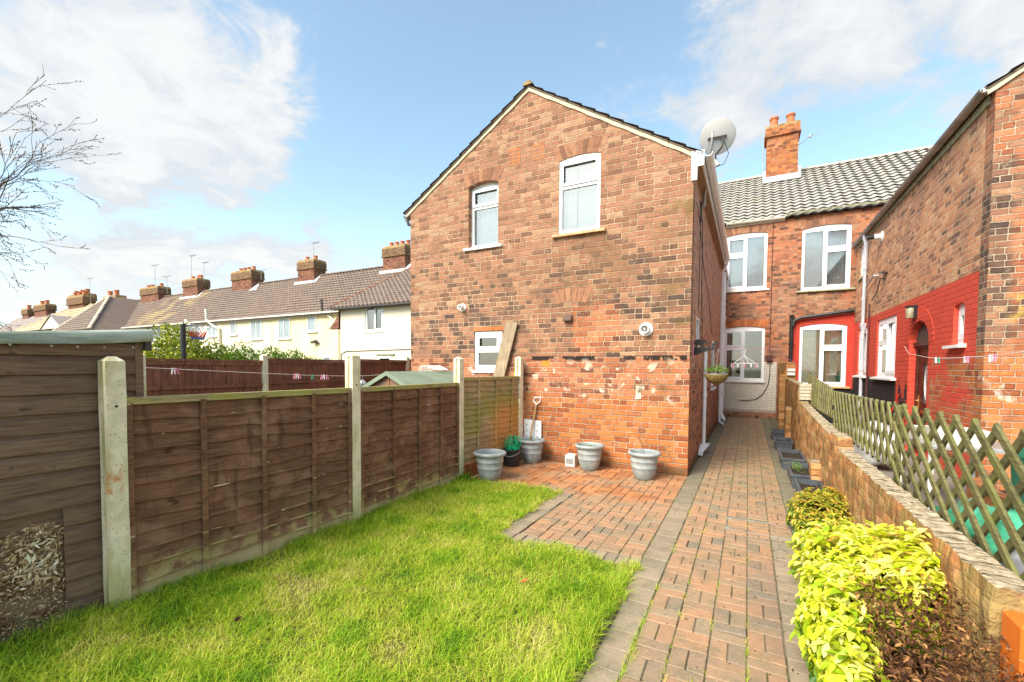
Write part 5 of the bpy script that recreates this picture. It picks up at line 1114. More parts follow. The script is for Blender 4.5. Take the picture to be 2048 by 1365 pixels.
# white hipped wing nearest us
hw=thing('terraced_house','white rendered house with a hipped brown tiled roof next to the brick gable','house',(-17,18.6,0))
WX0,WX1,WY=-21.6,-11.0,18.6; WP=PL((0,WY),(1,0),(0,-1))
m=MB(); slab(m,WP,[(WX0,-.05),(WX1,-.05),(WX1,5.12),(WX0,5.12)],[rect(-19.55,-18.15,3.60,5.06)[::-1]],-.25,0); m.box(WX0,WX0+.2,WY+.25,TRY,-.05,5.1); m.build('wall',M['render_white'],hw)
window(WP,hw,-19.55,-18.15,3.60,5.06,[(0,.5,0,1,False),(.5,1,0,1,True)],0,'sill_white',rec=-.05,fr=.10,curtains=((0,.3,0,1,'curtain_pink'),(.3,.5,0,1,'curtain_white')),glass='glass')
m=MB(); m.box(-19.6,-18.1,18.86,20.5,3.4,5.1); 
w2=window(WP,hw,-18.55,-17.55,1.35,2.22,[(0,1,0,1,False)],0,'sill_white',rec=.03,fr=.12,glass='glass_far',sillover=.05)
m=MB(); m.obox((-18.0,WY-.05,2.30),(.7,0,0),(0,.07,0),(0,0,.03)); m.build('lintel',M['sill_stone'],hw)
hip(hw,WX0-.45,WX1,WY-.35,TRY,5.02,TR+.02,TRY+.5,M['tile_brown'],M['tile_brown'],xa=-16.6) if False else None
sF=Vector((0,TRY-WY+.35,TR-5.02)); Lf=sF.length; xa=-19.4
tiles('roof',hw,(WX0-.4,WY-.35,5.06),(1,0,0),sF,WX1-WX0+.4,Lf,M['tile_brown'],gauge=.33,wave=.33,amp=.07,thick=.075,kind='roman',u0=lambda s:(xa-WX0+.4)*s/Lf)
m=MB(); m.add([(WX0-.4,WY-.35,5.02),(WX1,WY-.35,5.02),(WX1,TRY,TR-.04),(xa,TRY,TR-.04)],[(0,1,2,3)]); m.add([(WX0-.4,WY-.35,5.02),(xa,TRY,TR-.04),(WX0-.4,TRY,5.02)],[(0,1,2)]); m.build('roof_deck',M['tile_brown'],hw)
ridge('hip_tiles',hw,(WX0-.4,WY-.35,5.14),(xa,TRY,TR+.10),M['chimney_old'],.13)
m=MB(); m.box(WX0-.4,WX1,WY-.47,WY-.35,4.95,5.05); m.box(WX0-.4,WX1,WY-.35,WY-.01,4.93,4.96); m.build('gutter',M['gutter_dark'],hw)
m=MB(); vs=[];  # swept brick kneeler at the corner
for t in range(7):
    a=t/6; vs+=[(WX0-.02-.9*(1-a)**1.8+.0,WY+.02,5.0-1.15*(1-a)),(WX0-.02,WY+.02,5.0-1.15*(1-a))]
m.add([(x,WY-.1,z) for x,y,z in vs]+[(x,WY+.25,z) for x,y,z in vs],[(2*i,2*i+1,2*i+3,2*i+2) for i in range(6)]+[(14+2*i,16+2*i,17+2*i,15+2*i) for i in range(6)]+[(2*i,2*i+2,16+2*i,14+2*i) for i in range(6)]); m.build('corner_kneeler',M['chimney_old'],hw)
m=MB(); m.tube([(-21.5,WY-.03,1.5),(-21.5,WY-.03,2.35),(-21.1,WY-.03,2.5),(-11,WY-.03,2.62)],.02,5); m.build('cable',M['black'],hw)
# far cream-roofed houses at the left
hf=thing('distant_house','distant house with cream hipped roof and mossy chimney, left of the terrace','house',(-74,20,0))
m=MB(); m.box(-81.5,-65,20,27,-.05,5.6); m.build('wall',M['render_white'],hf)
V0=(-82.3,19.6,5.7); 
m=MB(); a,b,c,d=(-82.4,19.6,5.6),(-64.3,19.6,5.6),(-70.3,23.5,8.9),(-75.6,23.5,8.9); m.add([a,b,c,d],[(0,1,2,3)]); m.add([a,d,(-75.6,27.4,5.6),],[(0,1,2)]); m.add([b,(-64.3,27.4,5.6),c],[(0,1,2)]); m.build('roof_deck',M['tile_cream'],hf)
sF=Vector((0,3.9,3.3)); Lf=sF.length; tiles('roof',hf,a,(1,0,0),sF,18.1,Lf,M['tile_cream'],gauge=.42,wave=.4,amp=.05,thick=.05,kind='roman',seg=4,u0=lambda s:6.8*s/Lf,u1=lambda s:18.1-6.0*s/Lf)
ridge('hip_tiles',hf,a,d,M['tile_cream'],.2); ridge('hip_tiles',hf,c,b,M['tile_cream'],.2)
chimney(hf,-75.6,-71.0,23.0,24.0,8.6,10.1,[(-74.8,23.5),(-73.5,23.5),(-72.1,23.5)],'chimney_old',corb=.12,caph=1.1,ph=.6,pr=.28)
m=MB(); m.add([(-71.5,19.4,5.6),(-65.5,19.4,5.6),(-68.5,19.4,7.0),(-71.5,22,5.6),(-65.5,22,5.6),(-68.5,22,7.0)],[(0,1,2)]); m.build('gablet',M['render_white'],hf); m=MB(); m.add([(-71.7,19.3,5.55),(-68.5,19.3,7.1),(-68.5,22,7.1),(-71.7,22,5.55),(-65.3,19.3,5.55),(-65.3,22,5.55)],[(0,1,2,3),(1,4,5,2)]); m.build('gablet_roof',M['tile_mauve'],hf)
antenna(hf,(-70.6,23.5,8.9),3.2,0)
hs=thing('distant_house','tall white chimney house between the cream roof and the terrace','house',(-66,24,0))
m=MB(); m.box(-69.2,-63.5,24.2,30,-.05,5.6); m.build('wall',M['render_white'],hs)
chimney(hs,-69.3,-66.0,24.3,25.2,-.05,9.9,[(-68.6,24.7),(-66.9,24.7)],'render_white',corb=.1,caph=1.3,ph=.7,pr=.28)
for i,(x0,x1,zz,ch,lab) in enumerate(((-97,-82.6,9.0,((-88.6,-82.9,11.2,(.2,.55,.85)),),'distant mauve-roofed house behind the cream roof with a broad chimney'),(-112,-97.1,8.9,((-102.5,-97.5,10.6,(.35,.75)),(-108,-105.2,10.3,(.5,))),'leftmost distant house with two small chimneys above the shed'))):
    h=thing('distant_house',lab,'house',((x0+x1)/2,26,0)); m=MB(); m.box(x0,x1,24,31,-.05,6); m.build('wall',M['render_white'],h)
    sF=Vector((0,4,3.6)); Lf=sF.length; tiles('roof',h,(x0,23.6,6),(1,0,0),sF,x1-x0,Lf,M['tile_mauve'],gauge=.42,wave=.4,amp=.04,thick=.04,kind='roman',seg=4)
    m=MB(); m.add([(x0,27.6,9.6),(x1,27.6,9.6),(x1,31.4,6),(x0,31.4,6)],[(0,1,2,3)]); m.add([(x1,23.6,6),(x1,31.4,6),(x1,27.6,9.6)],[(0,1,2)]); m.build('roof_back',M['tile_mauve'],h)
    for a,b,zt_,pp in ch: chimney(h,a,b,27.1,28.2,9,zt_+.6,[(a+(b-a)*t,27.6) for t in pp],'chimney_old',corb=.1,caph=1.0,ph=.7,pr=.3)
# ================================================================ right-hand boundary: garden wall with trellis
gw=thing('garden_wall','rough orange brick garden wall stepping down beside the path','wall',(.92,6,0))
def wallseg(y0,y1,z0,z1,x0=.85,x1=1.0,name='wall_section',top=True):
    """wall section with a lumpy broken top course"""
    m=MB(); n=max(2,int((y1-y0)/.055)); vs=[];fs=[]; rows=8
    for i in range(n+1):
        y=y0+(y1-y0)*i/n; z=z0+(z1-z0)*i/n+random.gauss(0,.0035)+.002*math.sin(y*19)
        pr=[]
        for j in range(rows+1): zz=-.05+(z+.05)*j/rows; pr.append((x0+random.gauss(0,.0045)+(.012 if j==rows else 0),zz))
        for j in range(1,4): pr.append((x0+(x1-x0)*j/4+random.gauss(0,.004),z+random.gauss(0,.004)))
        for j in range(rows,-1,-1): pr.append((x1+random.gauss(0,.003)-(.012 if j==rows else 0),-.05+(z+.05)*j/rows))
        vs+=[(a,y,b) for a,b in pr]; k=len(pr)
    for i in range(n):
        for j in range(k-1): o=i*k+j; fs.append((o,o+k,o+k+1,o+1))
    fs.append(tuple(range(k))); fs.append(tuple(range((n+1)*k-1,n*k-1,-1)))
    m.add(vs,fs); return m.build(name,M['gwall'],gw)
wallseg(13.3,16.45,1.78,1.80,.85,1.07); wallseg(9.95,13.28,1.30,1.37); wallseg(9.60,9.94,1.0,1.0)
wallseg(6.25,9.59,.84,.975); wallseg(5.80,6.24,.88,.88); wallseg(2.36,5.79,.765,.755)
for (y,z,d,w_) in ((13.4,1.5,.13,.22),(11.4,.78,.11,.24),(6.95,.42,.10,.24)):
    m=MB(); 
    for q in range(int(z/.078)):
        j=random.uniform(-.008,.008); m.box(.85-d+j,.851,y-w_/2+j,y+w_/2+j,q*.078,q*.078+.070)
    m.box(.85-d+.012,.851,y-w_/2+.012,y+w_/2-.012,0,z-.02); m.build('pier',M['gwall'],gw)
m=MB()
for q in range(5): m.box(.86,1.06,9.86,9.945,1.03+q*.062,1.03+q*.062+.052)
m.build('whitewashed_bricks',M['sill_stone'] if False else M['mortar'],gw)
m=MB(); 
for q in range(2): m.box(.88,1.05,13.22,13.295,1.45+q*.1,1.45+q*.1+.07)
m.build('white_brick_end',M['sill_white'],gw)
m=MB(); m.box(.86,1.0,1.62,1.74,.701,.70+.0605) if False else None
# orange gatepost at the near end of the wall
tag(MB().bevbox(.872,.995,2.20,2.33,-.03,.70,.012).build('gate_post',M['orange_post'],org=(.93,2.27,0)),'square orange painted post at the near end of the garden wall','post')
TT=thing('trellis','green wooden expanding trellis fixed above the garden wall','trellis',(1.06,6,.7))
def trellis(y0,y1,zt0,zt1,zb,label,sp=.236,sls=(.66,.92)):
    th=TT
    m=[MB(),MB()]
    for fam in(0,1):
        x=1.045+fam*.017; s_=1 if fam==0 else -1; sl_=sls[fam]; H=(zt0+zt1)/2-zb; run=H/sl_
        k=int((run)/sp)+1; i=-k-1
        while True:
            ya=y1-i*sp; # crossing at top
            if ya<y0-run-sp: break
            i+=1
            # line: from (ya, top) going down with dy = -s_*run
            a=Vector((x,ya,zt0+(zt1-zt0)*((ya-y0)/(y1-y0)))); b=Vector((x,ya-s_*run,zb))
            # clip to [y0,y1]
            pa,pb=a.copy(),b.copy()
            def clip(p,q):
                for lim,sg in((y0,1),(y1,-1)):
                    dp=(p.y-lim)*sg; dq=(q.y-lim)*sg
                    if dp<0 and dq<0: return None
                    if dp<0: p=p+(q-p)*(-dp/(dq-dp))
                    elif dq<0: q=q+(p-q)*(-dq/(dp-dq))
                return p,q
            r_=clip(pa,pb)
            if r_ and (r_[0]-r_[1]).length>.06:
                p,q=r_; d=(q-p).normalized(); e=.012
                m[fam].bar(p-d*e*0+Vector((0,0,.004)),q+d*e,.0155,.039,up=(0,-d.z,d.y) if False else (0,d.z,-d.y),r=random.random())
    th=m[0].build('trellis_panel',M['lattice'],TT); m[1].build('rear_laths',M['lattice'],th); th['label']=label
    return th
trellis(7.47,10.45,1.325,1.50,.93,'far section of green trellis, highest at its far end',.20,(1.5,1.8))
trellis(4.62,7.44,1.32,1.295,.80,'middle section of green trellis with narrow upright diamonds',.205,(1.3,1.6))
trellis(1.75,4.59,1.335,1.325,.66,'near section of green trellis with wide open diamonds')
for (y,z0,z1) in ((10.47,.9,1.55),(7.455,.7,1.32),(4.605,.6,1.34)):
    m=MB(); m.box(1.066,1.10,y-.02,y+.02,0,z1-.02); m.build('post',M['lattice'],TT)
# ================================================================ things in the right-hand yard, seen through the trellis
b=thing('wheelie_bin','green wheelie bin standing behind the near trellis','bin',(2.05,4.55,-.03))
m=MB(); z0=0; P=lambda s,z:[(2.05-.24*s,4.55-.28*s,z),(2.05+.24*s,4.55-.28*s,z),(2.05+.24*s,4.55+.28*s,z),(2.05-.24*s,4.55+.28*s,z)]
m.add(P(.82,.0)+P(1,.92),[(3,2,1,0),(0,1,5,4),(1,2,6,5),(2,3,7,6),(3,0,4,7)]); m.add(P(1.06,.92)+P(1.06,.96),[(3,2,1,0),(0,1,5,4),(1,2,6,5),(2,3,7,6),(3,0,4,7),(4,5,6,7)]); m.build('body',M['bin_green'],b)
m=MB(); m.add(P(1.08,.962)+P(.96,1.03),[(3,2,1,0),(0,1,5,4),(1,2,6,5),(2,3,7,6),(3,0,4,7),(4,5,6,7)]); m.tube([(1.85,4.86,.98),(2.25,4.86,.98)],.018,8); m.build('lid',M['bin_green'],b)
m=MB(); [m.lathe((x,4.78,.1),[(0,0),(.1,0),(.1,.05),(0,.05)],16,axis=(Vector((0,1,0)),Vector((0,0,1)),Vector((1,0,0)))) for x in(1.78,2.27)]; m.build('wheel',M['black'],b)
def blobthing(name,c,s,mat,label,cat,sub=3,amp=.18,seed=1):
    import bmesh
    bm=bmesh.new(); bmesh.ops.create_icosphere(bm,subdivisions=sub,radius=1); rr=random.Random(seed); ph=[rr.uniform(0,6) for _ in range(6)]
    for v in bm.verts:
        p=v.co.copy(); k=1+amp*(math.sin(p.x*4+ph[0])*math.sin(p.y*5+ph[1])+.6*math.sin(p.z*9+p.x*7+ph[2])+.4*math.sin(p.y*13+ph[3]))
        v.co=Vector((p.x*s[0]*k,p.y*s[1]*k,max(p.z,-.7)*s[2]*k))
    me=bpy.data.meshes.new(name); bm.to_mesh(me); bm.free(); me.materials.append(M[mat]); me.polygons.foreach_set('use_smooth',[True]*len(me.polygons))
    o=bpy.data.objects.new(name,me); COL.objects.link(o); o.location=c; ORG[o.name]=Vector(c); return tag(o,label,cat)
blobthing('plastic_sheet',(1.62,4.35,.33),(.30,.55,.30),'sheet_green','crumpled bright green plastic sheet on the ground behind the trellis','plastic sheet',3,.22,3)
blobthing('rubbish_bag',(1.60,3.45,.38),(.26,.35,.30),'bag_white','white plastic rubbish bag behind the near end of the trellis','bag',3,.15,5)
blobthing('rubbish_bag',(1.95,3.95,.25),(.22,.25,.25),'bag_white','white plastic bag slumped in front of the green bin','bag',3,.15,8)
blobthing('grey_sack',(1.9,9.3,.35),(.35,.5,.38),'monkwhite','pale grey sack lying near the red wall','sack',3,.15,11)
t=thing('garden_table','white garden table with two trays against the red wall','table',(2.2,7.0,0))
m=MB(); m.bevbox(1.75,2.55,6.4,7.6,.74,.78,.01); m.build('tabletop',M['galv'],t)
for x in(1.8,2.5):
    for y in(6.45,7.55): m=MB(); m.bar((x,y,-.03),(x,y,.74),.04); m.build('leg',M['white'],t)
tag(MB().box(1.85,2.3,6.5,6.9,.782,.95).box(1.85,2.3,6.95,7.4,.782,.9).build('storage_box',M['gutter_cream'],org=(2.07,6.9,.782)),'beige boxes on the white garden table','box')
t=thing('wooden_planter','brown wooden planter box beside the red wall','planter',(2.35,5.6,0))
m=MB()
for q in range(4): m.box(1.95,2.65,5.1,5.12,.02+q*.12,.13+q*.12); m.box(1.95,1.97,5.12,6.0,.02+q*.12,.13+q*.12); m.box(2.63,2.65,5.12,6.0,.02+q*.12,.13+q*.12)
m.box(1.92,2.68,5.07,5.16,.50,.53); m.box(1.92,2.68,5.96,6.05,.50,.53); m.box(1.92,2.0,5.16,5.96,.50,.53); m.box(2.6,2.68,5.16,5.96,.50,.53); m.build('boards',M['kick'],t); MB().box(1.98,2.62,5.14,5.95,.02,.45).build('soil',M['soil'],t)
m=MB(); m.tube([(2.35,11.9,0.0),(2.55,11.55,.62),(2.66,11.4,1.12)],.014,8); t=m.build('broom',M['red'],org=(2.5,11.6,0)); tag(t,'long red broom handle leaning beside the arched door','broom'); m=MB(); m.obox((2.33,11.92,.05),(.14,.05,0),(-.01,.03,0),(0,0,.06)); m.build('brush_head',M['black'],t,org=ORG[t.name])
# ================================================================ planters along the wall
def trough(x0,x1,y0,y1,h,label,plant=False):
    t=thing('trough_planter',label,'planter',((x0+x1)/2,(y0+y1)/2,0),'grey plastic troughs along the garden wall')
    m=MB(); a=.025; o1=[(x0+a,y0+a,0),(x1-a,y0+a,0),(x1-a,y1-a,0),(x0+a,y1-a,0)]; o2=[(x0,y0,h-.03),(x1,y0,h-.03),(x1,y1,h-.03),(x0,y1,h-.03)]
    e=.012; o3=[(x0-e,y0-e,h-.03),(x1+e,y0-e,h-.03),(x1+e,y1+e,h-.03),(x0-e,y1+e,h-.03)]; o4=[(p[0],p[1],h) for p in o3]; q=.022; o5=[(x0+q,y0+q,h),(x1-q,y0+q,h),(x1-q,y1-q,h),(x0+q,y1-q,h)]; o6=[(p[0],p[1],h-.07) for p in o5]
    vs=o1+o2+o3+o4+o5+o6; fs=[(3,2,1,0)]
    for k in range(5):
        for j in range(4): fs.append((4*k+j,4*k+(j+1)%4,4*k+4+(j+1)%4,4*k+4+j))
    m.add(vs,fs); m.build('tub',M['trough'],t)
    m=MB(); n=10
    for i in range(n):
        for j in range(n):
            def P(a,b): return (x0+.02+(x1-x0-.04)*a/n,y0+.02+(y1-y0-.04)*b/n,h-.06+.012*math.sin(a*2.3+b*1.7)*math.cos(b*2.9)+.006*math.sin(a*7+b*5))
            m.add([P(i,j),P(i+1,j),P(i+1,j+1),P(i,j+1)],[(0,1,2,3)])
    m.build('soil',M['soil'],t,smooth=True)
    if plant:
        r=np.random.default_rng(31); n=420; X=r.normal(x0+.10,.045,n); Y=r.normal((y0+y1)/2+.05,.10,n); 
        V,Fc,rv=leaves(np.stack([X,Y,h-.04+.11*r.random(n)],1),.018,.5,32); rawmesh('seedling',V,Fc,M['herb'],rv,t,ORG[t.name])
    else:
        r=np.random.default_rng(int(y0*10)); n=26; X=r.uniform(x0+.05,x1-.05,n); Y=r.uniform(y0+.05,y1-.05,n); V,Fc,rv=leaves(np.stack([X,Y,np.full(n,h-.035)],1),.018,.3,33); rawmesh('dead_leaves',V,Fc,M['dead'],rv,t,ORG[t.name])
    return t
def leaves(C,size,tilt,seed,aspect=.42,dirs=None,fold=.25,jit=.35,up=.5):
    """pointed leaf-shaped faces (6 triangles) at centres C. returns V,F,rnd"""
    r=np.random.default_rng(seed); n=len(C)
    if dirs is None:
        d=r.normal(0,1,(n,3)); d[:,2]=d[:,2]*tilt+up*.3
    else: d=dirs+r.normal(0,.15,(n,3))
    d/=np.linalg.norm(d,axis=1)[:,None]; upv=np.tile(np.array([0,0,1.]),(n,1))+r.normal(0,jit,(n,3)); x=np.cross(d,upv); x/=np.linalg.norm(x,axis=1)[:,None]; nz=np.cross(x,d)
    L=size*(r.uniform(.65,1.25,n))[:,None]; W=L*aspect
    p0=C; p1=C+d*L*.35+x*W*.45+nz*L*fold*.18; p2=C+d*L*.70+x*W*.42+nz*L*fold*.14; p3=C+d*L*1.0-nz*L*.10; p4=C+d*L*.70-x*W*.42+nz*L*fold*.14; p5=C+d*L*.35-x*W*.45+nz*L*fold*.18; p6=C+d*L*.5-nz*L*.02
    V=np.stack([p0,p1,p2,p3,p4,p5,p6],1).reshape(-1,3); T=np.array([(0,1,6),(1,2,6),(2,3,6),(3,4,6),(4,5,6),(5,0,6)])
    Fc=(T[None]+(np.arange(n)*7)[:,None,None]).reshape(-1,3); return V,Fc,np.repeat(r.random(n),6)
trough(.50,.80,11.55,12.15,.19,'farthest grey trough by the wall, with a broken stem in it'); trough(.50,.80,10.1,10.72,.19,'second farthest grey trough, in front of the wall pier')
trough(.50,.82,8.15,9.1,.20,'third grey trough, filled with dark wet soil'); trough(.545,.835,6.95,7.85,.20,'grey trough with small green seedlings at its left end',True); trough(.56,.83,5.5,6.7,.20,'nearest grey trough, half hidden by the yellow shrubs')
# ================================================================ grey pots
def big_pot(x,y,s,label,soilz=.30,plant=0,seed=1):
    t=thing('plant_pot',label,'plant pot',(x,y,0),'grey glazed pots on the patio'); q=s
    prof=[(0,0),(.115,0),(.125,.012),(.150,.06),(.168,.12),(.177,.17),(.181,.175),(.181,.185),(.178,.19),(.188,.26),(.193,.265),(.193,.277),(.190,.282),(.195,.33),(.200,.345),(.222,.352),(.234,.368),(.236,.384),(.226,.400),(.208,.406),(.196,.398),(.190,.375),(.184,.33),(.178,.28)]
    m=MB(); m.lathe((x,y,0),[(a*q,b*q) for a,b in prof],48); m.build('body',M['pot'],t,smooth=True,auto=60)
    m=MB(); n=24; vs=[(x,y,soilz*q)]; 
    for k in range(n): a=2*PI*k/n; vs.append((x+.182*q*math.cos(a),y+.182*q*math.sin(a),soilz*q+random.gauss(0,.004)))
    m.add(vs,[(0,1+k,1+(k+1)%n) for k in range(n)]); m.build('soil',M['soil'],t)
    r=np.random.default_rng(seed)
    if plant==1:
        n=160; C=np.stack([x+.05+r.normal(0,.045,n),y-.02+r.normal(0,.04,n),soilz*q+.03+r.random(n)*.04],1); V,Fc,rv=leaves(C,.028,.4,seed); rawmesh('plant',V,Fc,M['herb'],rv,t,ORG[t.name])
    if plant==2:
        n=120; C=np.stack([x+r.normal(0,.06,n),y+r.normal(0,.05,n),soilz*q+.02+r.random(n)*.05],1); V,Fc,rv=leaves(C,.03,.5,seed); rawmesh('plant',V,Fc,M['herb'],rv,t,ORG[t.name])
        xs=x+r.normal(0,.05,60); ys=y+r.normal(0,.05,60)
    if plant==3:
        m=MB(); tip=(x-.09,y+.03,.62)
        m.tube([(x+.02,y,soilz*q-.02),(x-.02,y+.01,.42),(x-.05,y+.02,.52),tip,(x-.06,y+.03,.78)],[.005,.0045,.004,.003,.0015],6)
        for k in range(9):
            z=.50+.03*k; bx0=x-.04-.02*(k/9); sgn=(-1)**k; m.tube([(bx0,y+.02,z),(bx0+sgn*.05,y+.02+.02*sgn,z+.05),(bx0+sgn*.11,y+.02,z+.07+random.uniform(-.03,.03))],[.0025,.002,.001],4)
        m.tube([(x-.02,y,soilz*q),(x+.13,y-.02,soilz*q+.035)],.004,5); m.build('bare_stem',M['stem'],t)
        n=34; C=np.stack([x-.06+r.normal(0,.06,n),y+.02+r.normal(0,.03,n),.63+r.normal(0,.06,n)],1); V,Fc,rv=leaves(C,.02,1,seed); rawmesh('dry_leaves',V,Fc,M['dead'],rv,t,ORG[t.name])
    return t
big_pot(-3.22,5.38,1.0,'big grey pot at the lawn edge beside the fence',.29,1,1)
big_pot(-3.20,6.72,.98,'big grey pot in the corner behind the hose bucket',.31,2,2)
big_pot(-2.18,6.70,.99,'big grey pot against the middle of the orange brick wall',.32,2,3)
big_pot(-1.30,6.52,.99,'big grey pot nearest the house corner with a bare twig',.33,3,4)
# bucket with hose
bx_,by_=-3.36,6.32; t=thing('bucket','black plastic bucket holding a coil of green hose','bucket',(bx_,by_,0))
m=MB(); m.lathe((bx_,by_,0),[(0,0),(.115,0),(.118,.01),(.145,.25),(.155,.255),(.158,.275),(.150,.28),(.140,.27),(.115,.02),(0,.02)],32); m.build('body',M['black'],t,smooth=True,auto=50)
m=MB(); m.tube([(bx_+.15*math.cos(a),by_+.15*math.sin(a)*1.0,.26-.085*math.sin(-a)**1 if math.sin(a)<0 else .26) for a in [PI+PI*i/16 for i in range(17)]],.004,6); m.build('handle',M['galv'],t)
m=MB(); rr=random.Random(2)
for k in range(17):
    a=k*.46; c=Vector((bx_+.02+rr.uniform(-.02,.02),by_+rr.uniform(-.02,.02),.30+.006*k)); ax=Vector((math.cos(a),math.sin(a),rr.uniform(-.15,.35))).normalized(); u=ax.cross(Vector((0,0,1))).normalized(); v_=ax.cross(u)
    R_=rr.uniform(.065,.10); off=Vector((math.cos(a*1.7)*.05,math.sin(a*1.7)*.05,.02)); m.tube([c+off+u*R_*math.cos(b_)+v_*R_*math.sin(b_) for b_ in [i*2*PI/20 for i in range(21)]],.006,6,caps=False)
for k in range(12):
    a0=rr.uniform(0,6); m.tube([(bx_+.02+.11*math.cos(a0+i*.45),by_+.11*math.sin(a0+i*.45),.285+.01*k*.5+.03*math.sin(i*.9+k)) for i in range(12)],.006,6)
tag(m.build('garden_hose',M['hose'],org=(bx_,by_,.28),smooth=True),'coiled bright green garden hose heaped in the black bucket','garden hose')
# paint tin, spade, perforated white board
t=thing('paint_tin','small white plastic tub between the wall and the middle pot','tub',(-2.52,6.80,0)); m=MB(); m.bevbox(-2.60,-2.44,6.73,6.88,0,.19,.015); m.build('body',M['white'],t); m=MB(); m.box(-2.585,-2.455,6.728,6.7295,.04,.13); m.build('label_patch',M['galv'],t); m=MB(); m.tube([(-2.60,6.8,.18),(-2.585,6.8,.27),(-2.52,6.8,.30),(-2.455,6.8,.27),(-2.44,6.8,.18)],.006,6); m.box(-2.56,-2.48,6.79,6.81,.285,.305); m.build('handle',M['orange_post'],t)
t=thing('perforated_board','white pegboard with holes leaning in the corner behind the pot','board',(-3.30,6.95,0)); m=MB(); hs=[]
for i in range(3):
    for j in range(3): hs.append([(-3.41+.10*i+.012*math.cos(a),.40+.10*j+.012*math.sin(a)) for a in [2*PI*q/8 for q in range(8)]][::-1])
slab(m,PL((0,6.95),(1,0),(0,-1)),[(-3.46,0),(-3.13,0),(-3.13,.68),(-3.46,.70)],hs,-.008,0); m.build('panel',M['upvc'],t)
t=thing('spade','garden spade with D-handle leaning on the wall by the white board','spade',(-3.32,6.86,0)); a=Vector((-3.30,6.84,.32)); b_=Vector((-3.235,6.965,.96)); m=MB(); m.tube([a,b_],.015,10); m.build('shaft',M['spade_wood'],t)
m=MB(); d=(b_-a).normalized(); c=b_; m.tube([c,c+d*.05+Vector((-.06,0,0)),c+d*.12+Vector((-.06,0,0)),c+d*.12+Vector((.06,0,0)),c+d*.05+Vector((.06,0,0)),c],.011,8); m.build('grip',M['sill_white'],t)
m=MB(); m.obox(a-d*.14,(.085,0,0),Vector((0,.003,-.001)),d*.14); m.build('blade',M['steel'],t)
# ================================================================ satellite dish
t=thing('satellite_dish','translucent round satellite dish above the corner eaves on a curved pole','satellite dish',(-.70,8.1,4.4))
dc=Vector((-.49,7.45,5.10)); nd=Vector((-.05,1,.42)).normalized(); u=nd.cross(Vector((0,0,1))).normalized(); v_=u.cross(nd).normalized(); m=MB()
R_=.248; prof=[(0,-.045)]+[(R_*q,-.045*(1-q*q)) for q in(.2,.4,.6,.8,.95,1.0)]+[(R_*1.01,.004),(R_*.98,-.004)]+[(R_*q,-.050*(1-q*q)-.004) for q in(.9,.7,.5,.3,0)]
m.lathe(dc,prof,40,axis=(u,v_,nd)); 
def dish_m():
    k=NT('dish_mesh'); b=k.n('ShaderNodeBsdfPrincipled'); b.inputs['Base Color'].default_value=(.62,.60,.57,1); b.inputs['Roughness'].default_value=.5; tr=k.n('ShaderNodeBsdfTransparent'); tl=k.n('ShaderNodeBsdfTranslucent'); tl.inputs[0].default_value=(.8,.8,.78,1); a_=k.n('ShaderNodeMixShader'); a_.inputs[0].default_value=.4; c_=k.n('ShaderNodeMixShader'); c_.inputs[0].default_value=.22; o=k.n('ShaderNodeOutputMaterial')
    k.t.links.new(b.outputs[0],a_.inputs[1]); k.t.links.new(tl.outputs[0],a_.inputs[2]); k.t.links.new(a_.outputs[0],c_.inputs[1]); k.t.links.new(tr.outputs[0],c_.inputs[2]); k.t.links.new(c_.outputs[0],o.inputs[0]); return k.mat
m.build('reflector',dish_m(),t,smooth=True,auto=60)
bk=dc-nd*.06; m=MB(); m.obox(bk-Vector((0,0,.02)),u*.13,nd*.012,v_*.022); m.build('back_bracket',M['gutter_dark'],t)
m=MB(); m.tube([(-.76,8.05,4.25),(-.70,8.05,4.3),(-.69,8.0,4.5),(-.62,7.75,4.72),(-.60,7.5,4.85),bk+u*-.07+Vector((0,0,-.02)),bk+u*-.07+Vector((0,0,.10))],.02,10); m.build('pole',M['galv'],t,smooth=True); 
m=MB(); m.tube([bk+u*.09,bk+u*.07+Vector((.0,0,-.16)),dc+nd*.02+Vector((-.02,0,-.27)),dc+nd*.28+Vector((-.02,0,-.33))],.013,8); m.build('arm',M['gutter_dark'],t)
m=MB(); q=dc+nd*.10+Vector((-.02,0,-.34)); m.tube([q,q+Vector((.04,0,-.09))],.03,12); m.build('lnb',M['monkwhite'],t)
m=MB(); m.tube([bk+Vector((0,0,-.02)),bk+u*.10+Vector((0,0,-.10)),bk+u*.16+Vector((0,0,-.28)),bk+u*.10+Vector((0,0,-.42)),bk+u*-.02+Vector((0,0,-.45))],.005,5); m.tube([(-.67,7.9,4.65),(-.72,8.0,4.45),(-.75,8.0,4.2),(-.757,8.1,3.4),(-.757,8.05,2.6)],.006,5); m.build('cable',M['black'],t)
m=MB(); m.obox((-.75,8.1,4.22),(.012,0,0),(0,.04,0),(0,0,.16)); m.build('wall_plate',M['black'],t)
